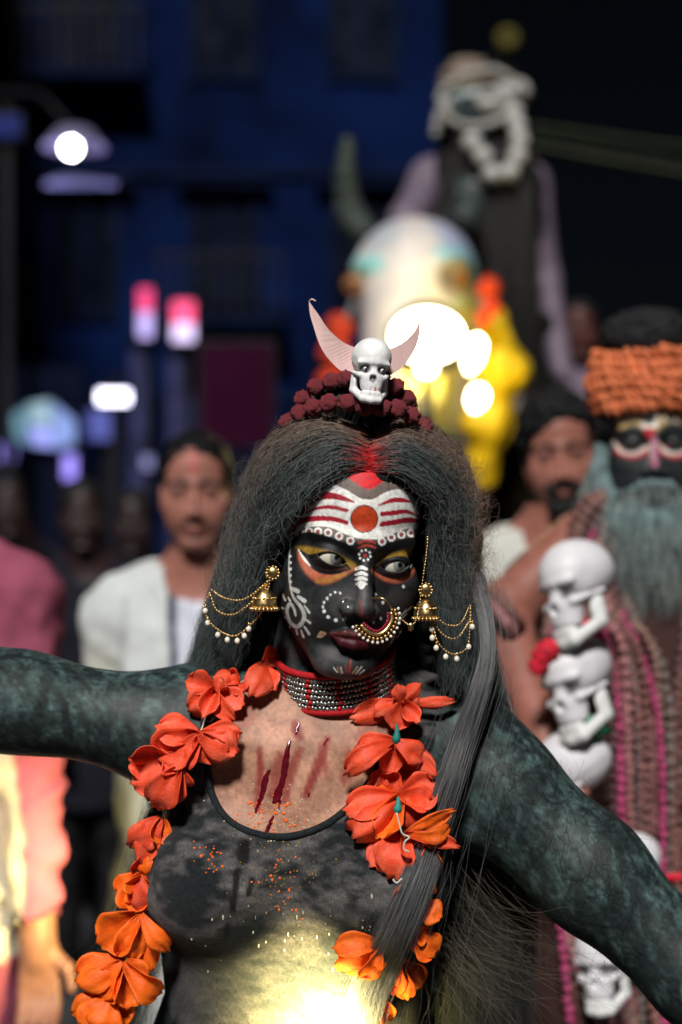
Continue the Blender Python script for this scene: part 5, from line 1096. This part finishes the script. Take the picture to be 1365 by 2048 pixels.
# ------------------------------------------------------------------ jewellery
m_gold = mat('worn_gold', (.72, .50, .22), rough=.32, var=.25, scale=300, metal=1.0); m_pearl = mat('pale_pearl', (.78, .74, .62), rough=.2, var=.1, scale=200, spec=.6)
m_silv = mat('tarnished_silver', (.42, .43, .42), rough=.3, var=.5, scale=260, metal=.9); m_redth = mat('red_thread', (.42, .008, .012), rough=.8, var=.3, scale=500, bump=.0006, bscale=900)
m_redstone = mat('red_stone', (.3, .01, .04), rough=.15, coat=.5)
def bead_chain(name, pts, step, r, m, parent, n=6):
    P = resample(spline(pts, 8), step); mb = MB()
    for p in P: mb.ball(p, r, n, 5)
    mb.tube(P, r * .35, 4); return mb.build(name, m, parent), P
def jhumka(name, label, stud, bell, d, chains, drops, sc=1.0, loop=None):
    t = empty(name, W(bell[0], bell[1], d)); tag(t, label, 'earring', 'gold bell earrings')
    mb = MB(); mb.ball(W(*stud, d - .004), (.0062, .003, .0065), 14, 8)
    for k in range(12): a = k / 12 * 2 * math.pi; mb.ball(W(stud[0] + 13 * math.cos(a), stud[1] + 13 * math.sin(a), d - .005), .0014, 6, 5)
    mb.build('stud', m_gold, t); c = W(*bell, d)
    mb = MB(); s = sc; prof = [(.0004, .013), (.003, .0128), (.006, .011), (.009, .0075), (.0112, .003), (.0122, -.002), (.0128, -.0065), (.0118, -.0068), (.010, -.004), (.006, .004), (.0004, .009)]
    mb.lathe(c, [(a * s, b * s) for a, b in prof], 22); mb.build('bell', m_gold, t)
    mb = MB(); mb.tube([c + [0, 0, .012 * s], W(*stud, d - .003)], .0012, 6); mb.build('hook', m_gold, t)
    mb = MB()
    for k in range(20): a = k / 20 * 2 * math.pi; mb.ball(c + np.array([.0132 * s * math.cos(a), .0132 * s * math.sin(a), -.0075 * s]), .0021 * s, 7, 5)
    for k in range(16): a = k / 16 * 2 * math.pi; mb.ball(c + np.array([.0112 * s * math.cos(a), .0112 * s * math.sin(a), .003 * s]), .0014 * s, 6, 5)
    mb.build('bead_fringe', m_gold, t)
    for pts in chains: bead_chain('chain', [W(*p) for p in pts], .0031, .00125, m_gold, t)
    for i, p in enumerate(drops):
        mb = MB(); mb.ball(W(*p), (.0027, .0027, .0031), 10, 8); o = mb.build('pearl_drop', m_pearl, t)
        mb = MB(); mb.tube([W(p[0], p[1] - 6, p[2]), W(p[0], p[1] - 13, p[2])], .0006, 5); mb.build('link', m_gold, o)
    return t
jhumka('earring', 'gold bell earring with looped bead chains hanging over the dark hair below the exposed ear', (546, 1146), (529, 1202), 1.385,
       [[(424, 1180, 1.398), (450, 1196, 1.394), (490, 1198, 1.389), (540, 1160, 1.382)], [(420, 1186, 1.398), (436, 1222, 1.394), (475, 1226, 1.388), (532, 1178, 1.382)], [(418, 1190, 1.398), (408, 1216, 1.397), (425, 1250, 1.394), (468, 1272, 1.39), (505, 1246, 1.387), (522, 1226, 1.383)], [(541, 1150, 1.38), (538, 1175, 1.379), (530, 1190, 1.379)]],
       [(411, 1222, 1.396), (416, 1246, 1.396), (436, 1270, 1.394), (455, 1280, 1.392), (475, 1282, 1.39), (489, 1272, 1.389), (498, 1258, 1.388)])
jhumka('earring', 'gold bell earring with looped bead chains beside the nose-chain cheek', (852, 1180), (852, 1222), 1.378,
       [[(866, 1222, 1.378), (890, 1248, 1.378), (920, 1248, 1.382), (940, 1212, 1.388)], [(862, 1232, 1.377), (885, 1268, 1.377), (915, 1276, 1.38), (940, 1240, 1.387)], [(866, 1240, 1.376), (876, 1284, 1.376), (905, 1308, 1.378), (934, 1296, 1.384), (940, 1258, 1.387), (942, 1212, 1.388)]],
       [(864, 1258, 1.376), (865, 1276, 1.376), (873, 1296, 1.376), (892, 1314, 1.377), (914, 1318, 1.378), (938, 1294, 1.384), (945, 1254, 1.387)], .95)
nath = empty('nose_ring', W(760, 1250, 1.325)); tag(nath, 'gold crescent nose ring with pearl beads and a chain running to the ear', 'nose ring')
zp = lambda x, y, d: W(*Z((x, y))[0], d)
hoop = spline([zp(728, 940, 1.318), zp(780, 938, 1.312), (zp(822, 965, 1.312)), zp(842, 1010, 1.313), zp(838, 1070, 1.312), zp(805, 1125, 1.31), zp(755, 1150, 1.308), zp(700, 1130, 1.307), zp(662, 1092, 1.308)], 6)
mb = MB(); mb.tube(hoop, .0009, 7); mb.build('hoop', m_gold, nath)
cres = spline([zp(838, 1020, 1.311), zp(842, 1070, 1.310), zp(805, 1130, 1.308), zp(755, 1155, 1.306), zp(700, 1135, 1.305), zp(658, 1095, 1.306)], 8)
ctr = zp(752, 1062, 1.308)
mb = MB(); mb.tube(resample(cres, .002), .0019, 7); mb.build('crescent', m_gold, nath)
for nm, k, r, m in (('inner_beads', -.0034, .0013, m_redstone), ('outer_beads', .0040, .0016, m_gold), ('pearl_fringe', .0074, .0015, m_pearl)):
    mb = MB()
    for p in resample(cres, .0031):
        o = p - ctr; o[1] = 0; o /= np.linalg.norm(o); mb.ball(p + o * k + [0, -.0012, 0], r, 7, 5)
    mb.build(nm, m, nath)
bead_chain('nose_chain', [zp(845, 1008, 1.312), zp(880, 1040, 1.316), zp(925, 1085, 1.326), zp(962, 1098, 1.336), zp(990, 1060, 1.345), zp(1010, 960, 1.350), zp(1030, 800, 1.353), zp(1048, 680, 1.357), zp(1056, 575, 1.36)], .0030, .0011, m_gold, nath)
mb = MB(); mb.ball(zp(955, 1108, 1.334), (.003, .002, .0042), 10, 8); mb.build('pendant', m_gold, nath)
mb = MB(); mb.tube([surf(*Z((x, y))[0], .0015, bvh_head) for x, y in ((575, 938), (550, 965), (533, 1000))], .0010, 6); mb.tube([surf(*Z((x, y))[0], .0015, bvh_head) for x, y in ((572, 950), (585, 1000))], .0008, 6)
st = mb.build('nose_stud', m_silv); tag(st, 'small leaf-shaped silver stud on the side of the nose', 'nose stud')

choker = empty('choker', W(678, 1350, 1.45)); tag(choker, 'wide silver bead choker with red edges around the painted neck', 'choker')
cc = W(674, 1341, 1.452); Rc = Euler((math.radians(17), math.radians(-5), 0)).to_matrix()
def ck(a, h, r=.0595):
    return cc + np.array(Rc @ Vector((r * math.sin(a), -r * math.cos(a) * 1.0, h)))
mb = MB()
n = 64; bandV = [ck(2 * math.pi * j / n, h, r) for h, r in ((-.0185, .0575), (.0185, .0572)) for j in range(n)]
mb.add(bandV, [(j, (j + 1) % n, n + (j + 1) % n, n + j) for j in range(n)]); mb.build('band', mat('dark_band', (.03, .008, .010), rough=.8), choker)
for h in (-.0195, .0195):
    mb = MB(); mb.tube([ck(2 * math.pi * j / 72, h, .059) for j in range(72)], .0034, 8, True); mb.build('red_edge', m_redth, choker)
silv = MB(); red = MB(); ncol = 96
for j in range(ncol):
    a = 2 * math.pi * j / ncol
    for k in range(6):
        h = -.0148 + .0059 * k; q = ck(a + (k % 2) * math.pi / ncol, h, .0596)
        if j % 8 == 0: red.ball(q, .0026, 6, 5)
        else: silv.ball(q, (.0021, .0021, .0029) if (j + k) % 3 else (.0025, .0025, .002), 6, 5)
silv.build('silver_beads', m_silv, choker)['kind'] = 'stuff'; red.build('red_beads', mat('red_bead', (.45, .01, .012), rough=.35), choker)['kind'] = 'stuff'

# ------------------------------------------------------------------ flower garlands
m_pet = mat('petal', attr=True, rough=.55, var=.16, scale=120, bump=.0006, bscale=500, spec=.3, sss=.15)
m_teal = mat('green_calyx', (.02, .22, .18), rough=.6); m_thread = mat('cotton_thread', (.6, .58, .48), rough=.8)
rp = np.random.default_rng(91)
def petal(base, tip, width, d_base, d_tip, parent, warm):
    A = W(*base, d_base); B = W(*tip, d_tip); ax = B - A; L = np.linalg.norm(ax); ax = ax / L; nrm = np.array([rp.normal(0, .3), -1, rp.normal(.15, .25)]); nrm -= ax * (nrm @ ax); nrm /= np.linalg.norm(nrm); sd = np.cross(ax, nrm)
    w = width * .5 * d_base / FPX; ns, ntt = 12, 11; P = []; cl = []
    cup = rp.normal(.15, .5); arch = rp.normal(.12, .16) * L; twist = rp.normal(0, .8); ph = rp.uniform(0, 6); fr = rp.uniform(2, 4.5); tipcurl = rp.normal(-.15, .28)
    c0 = np.array([.78, .055, .012]) if warm < .5 else np.array([.84, .11, .006]); c0 = c0 * rp.uniform(.8, 1.15); c1 = np.array([.88, .19, .11]) if warm < .5 else np.array([.9, .19, .012])
    gi, gj = np.meshgrid(np.arange(ns), np.arange(ntt), indexing='ij'); crump = fbm(np.stack([gi * .33, gj * .38, gi * 0 + ph * 9], -1), 1.0, 2, 3)
    for i in range(ns):
        s = i / (ns - 1)
        ww = w * (.25 + .75 * min(1, s / .55) ** .8) * math.sqrt(max(.02, 1 - max(0, (s - .62) / .42) ** 2.2))
        for j in range(ntt):
            t = -1 + 2 * j / (ntt - 1); l = L * s * (1 - .10 * t * t * s + .035 * s * math.sin(7 * t + ph))
            z = arch * math.sin(s * math.pi * .9) + cup * w * t * t * .8 + .20 * w * s * math.sin(fr * t * 1.6 + ph + 2.5 * s) * (.3 + abs(t)) + .17 * w * crump[i, j] + tipcurl * L * max(0, s - .6) ** 2 * 2
            q = A + ax * l + sd * ww * t * (1 - .12 * abs(cup)) + nrm * (z + twist * s * t * ww * .35)
            P.append(q); k = .75 * s * abs(math.sin(3 * t + ph)) * rp.uniform(.5, 1); v = 1 - .3 * max(0, 1 - 3 * s) - .10 * (abs(math.sin(t * 13)) > .9)
            cl.append((c0 * (1 - k) + c1 * k) * v)
    FF = [(i * ntt + j, i * ntt + j + 1, (i + 1) * ntt + j + 1, (i + 1) * ntt + j) for i in range(ns - 1) for j in range(ntt - 1)]
    o = mesh_np('petal', np.array(P), FF, m_pet, parent, True, np.array(cl)); so = o.modifiers.new('thickness', 'SOLIDIFY'); so.thickness = .0007
    return o
GA = lambda x, y: (120 + x / 2.667, 1280 + y / 2.667)
GB = lambda x, y: (600 + x / 2.7375, 1300 + y / 2.7375)
left_f = [((1090, 130), [(1180, 70, 100), (1010, 310, 130), (1130, 250, 100)], 0), ((960, 230), [(815, 205, 110), (975, 300, 90), (900, 180, 80)], 0),
          ((830, 275), [(672, 215, 110), (970, 350, 120), (685, 375, 120), (760, 420, 100), (930, 430, 80), (900, 240, 90)], 0),
          ((745, 505), [(510, 460, 150), (530, 640, 190), (650, 680, 130), (970, 490, 100), (950, 600, 160), (830, 665, 170)], .2),
          ((640, 680), [(370, 650, 190), (375, 765, 170), (560, 620, 140), (500, 900, 160), (590, 870, 120), (670, 800, 80)], .3),
          ((540, 950), [(365, 1105, 130), (430, 1190, 110), (520, 1090, 110), (450, 1060, 120)], .4), ((470, 1120), [(400, 1230, 90), (450, 1260, 90)], .4), ((440, 1255), [(310, 1380, 140), (370, 1455, 140), (440, 1450, 120), (420, 1350, 130)], .5),
          ((432, 1465), [(210, 1630, 210), (330, 1690, 170), (400, 1720, 120), (465, 1790, 110), (585, 1665, 90)], .7),
          ((345, 1715), [(80, 1820, 170), (170, 1890, 160), (260, 1910, 170), (360, 1960, 150), (550, 1880, 120), (470, 1800, 100)], .8),
          ((265, 1910), [(60, 2010, 150), (130, 2080, 150), (220, 2110, 170), (330, 2080, 140)], .8)]
right_f = [((560, 290), [(300, 380, 110), (410, 330, 90), (640, 340, 120), (860, 285, 60), (520, 430, 120), (650, 400, 90), (535, 190, 70), (665, 175, 70)], 0),
           ((525, 500), [(300, 555, 130), (250, 690, 100), (560, 800, 170), (480, 670, 110), (750, 690, 120), (680, 600, 110)], .1),
           ((545, 810), [(370, 790, 190), (440, 690, 140), (760, 740, 170), (240, 880, 150), (300, 1030, 190), (430, 1030, 140), (690, 960, 190), (720, 850, 130)], .5),
           ((575, 1010), [(390, 1170, 170), (490, 1240, 180), (640, 1160, 120), (770, 1190, 120), (850, 880, 80), (820, 960, 70), (880, 1080, 70)], .5),
           ((640, 1270), [(750, 1330, 80), (505, 1390, 70), (560, 1330, 70)], .8), ((660, 1400), [(775, 1465, 120), (700, 1340, 80)], .8), ((625, 1530), [(745, 1660, 140), (650, 1670, 120), (700, 1560, 90)], .9),
           ((440, 1615), [(180, 1640, 110), (195, 1750, 130), (310, 1790, 130), (380, 1720, 120)], .9), ((545, 1700), [(660, 1850, 150), (590, 1910, 120), (470, 1850, 100), (530, 1890, 110)], .9), ((430, 1890), [(390, 2010, 80), (490, 2040, 90)], .9)]
def garland(name, label, fl, G, side):
    t = empty(name, W(*G(*fl[0][0]), 1.40)); tag(t, label, 'garland', 'flower garlands'); cs = []
    for c, pets, warm in fl:
        pc = G(*c); d0 = min(skin_pt(*pc)[1], 1.46) - .018; cs.append(W(*pc, d0 + .004))
        for k, (x, y, w) in enumerate(pets):
            q = G(x, y); dd = min(skin_pt(*q)[1], d0 + .02) - .012 - rp.uniform(0, .012) - .0018 * k
            petal(pc, q, w / 2.7 * 1.3, d0 - .003 * k, dd, t, warm + rp.normal(0, .15))
    mb = MB(); mb.tube(spline(cs, 5), .0009, 5); mb.build('thread', m_thread, t)
    return t, cs
gl, _ = garland('flower_garland', 'orange-red flower garland on the shoulder of the raised arm, trailing down past the bust', left_f, GA, -1)
gr, rc = garland('flower_garland', 'orange flower garland with green calyxes hanging partly under the straight grey hair lock', right_f, GB, 1)
for a, b in (((530, 405), (522, 515)), ((538, 805), (528, 895))):
    A = W(*GB(*a), 1.31); B = W(*GB(*b), 1.308); mb = MB(); mb.tube(spline([A, (A + B) / 2 + [.001, -.001, 0], B], 4), [.0012, .0016, .002, .0024, .003, .0038, .0042, .0034, .0012], 7); mb.build('calyx', m_teal, gr)
mb = MB(); mb.tube([W(*GB(x, y), 1.305) for x, y in spline([(530, 890), (545, 950), (562, 1005), (600, 1025), (575, 1050), (570, 1090), (600, 1105)], 4)], .0008, 6); mb.build('string_knot', m_thread, gr); mb = MB(); mb.tube([W(*GB(x, y), 1.307) for x, y in spline([(510, 1255), (530, 1275), (560, 1250)], 4)], .0008, 6); mb.build('string_knot', m_thread, gr)
# ------------------------------------------------------------------ two hand lamps of the procession, just below and behind the performer
def hand_lamp(label, c, aim, energy, size, col, spread=150):
    c = np.asarray(c, float); t = empty('hand_lamp', (c[0], c[1], 0)); tag(t, label, 'lamp'); dv = Vector(np.asarray(aim) - c).normalized(); R = np.array((-dv).to_track_quat('Z', 'Y').to_matrix())
    mb = MB(); mb.box(c - np.array(dv) * -.0 - np.array(dv) * .014, (size * 1.3, size * 1.0, .022), R); mb.build('housing', m_metal, t, False, .003)
    mb = MB(); mb.box(c, (size * 1.15, size * .85, .004), R); mb.build('led_panel', emat('led_panel' + str(int(energy * 10)), (1.0, .88, .45), 6), t, False)
    mb = MB(); b = c - np.array(dv) * .02; mb.tube([b, b + [0, -.01, -.08], [b[0], b[1] - .01, 0.0]], .011, 8); mb.build('pole', m_metal, t)
    ld = bpy.data.lights.new('hand_lamp_light', 'AREA'); ld.energy = energy; ld.size = size; ld.color = col; lo = bpy.data.objects.new('hand_lamp_light', ld); link(lo, t); lo.location = c + np.array(dv) * .006; lo.rotation_euler = (-dv).to_track_quat('Z', 'Y').to_euler()
    ld.spread = math.radians(spread)
hand_lamp('small yellow light panel on a stick held up close to the performer belly', W(635, 2128, 1.300), W(640, 2030, 1.40), 2.7, .05, (1.0, .80, .30), 95)
hand_lamp('second yellow light panel on a stick behind the performer lighting the white kurta', W(400, 1770, 1.95), W(80, 1740, 2.36), 2.0, .07, (1.0, .80, .30), 62)
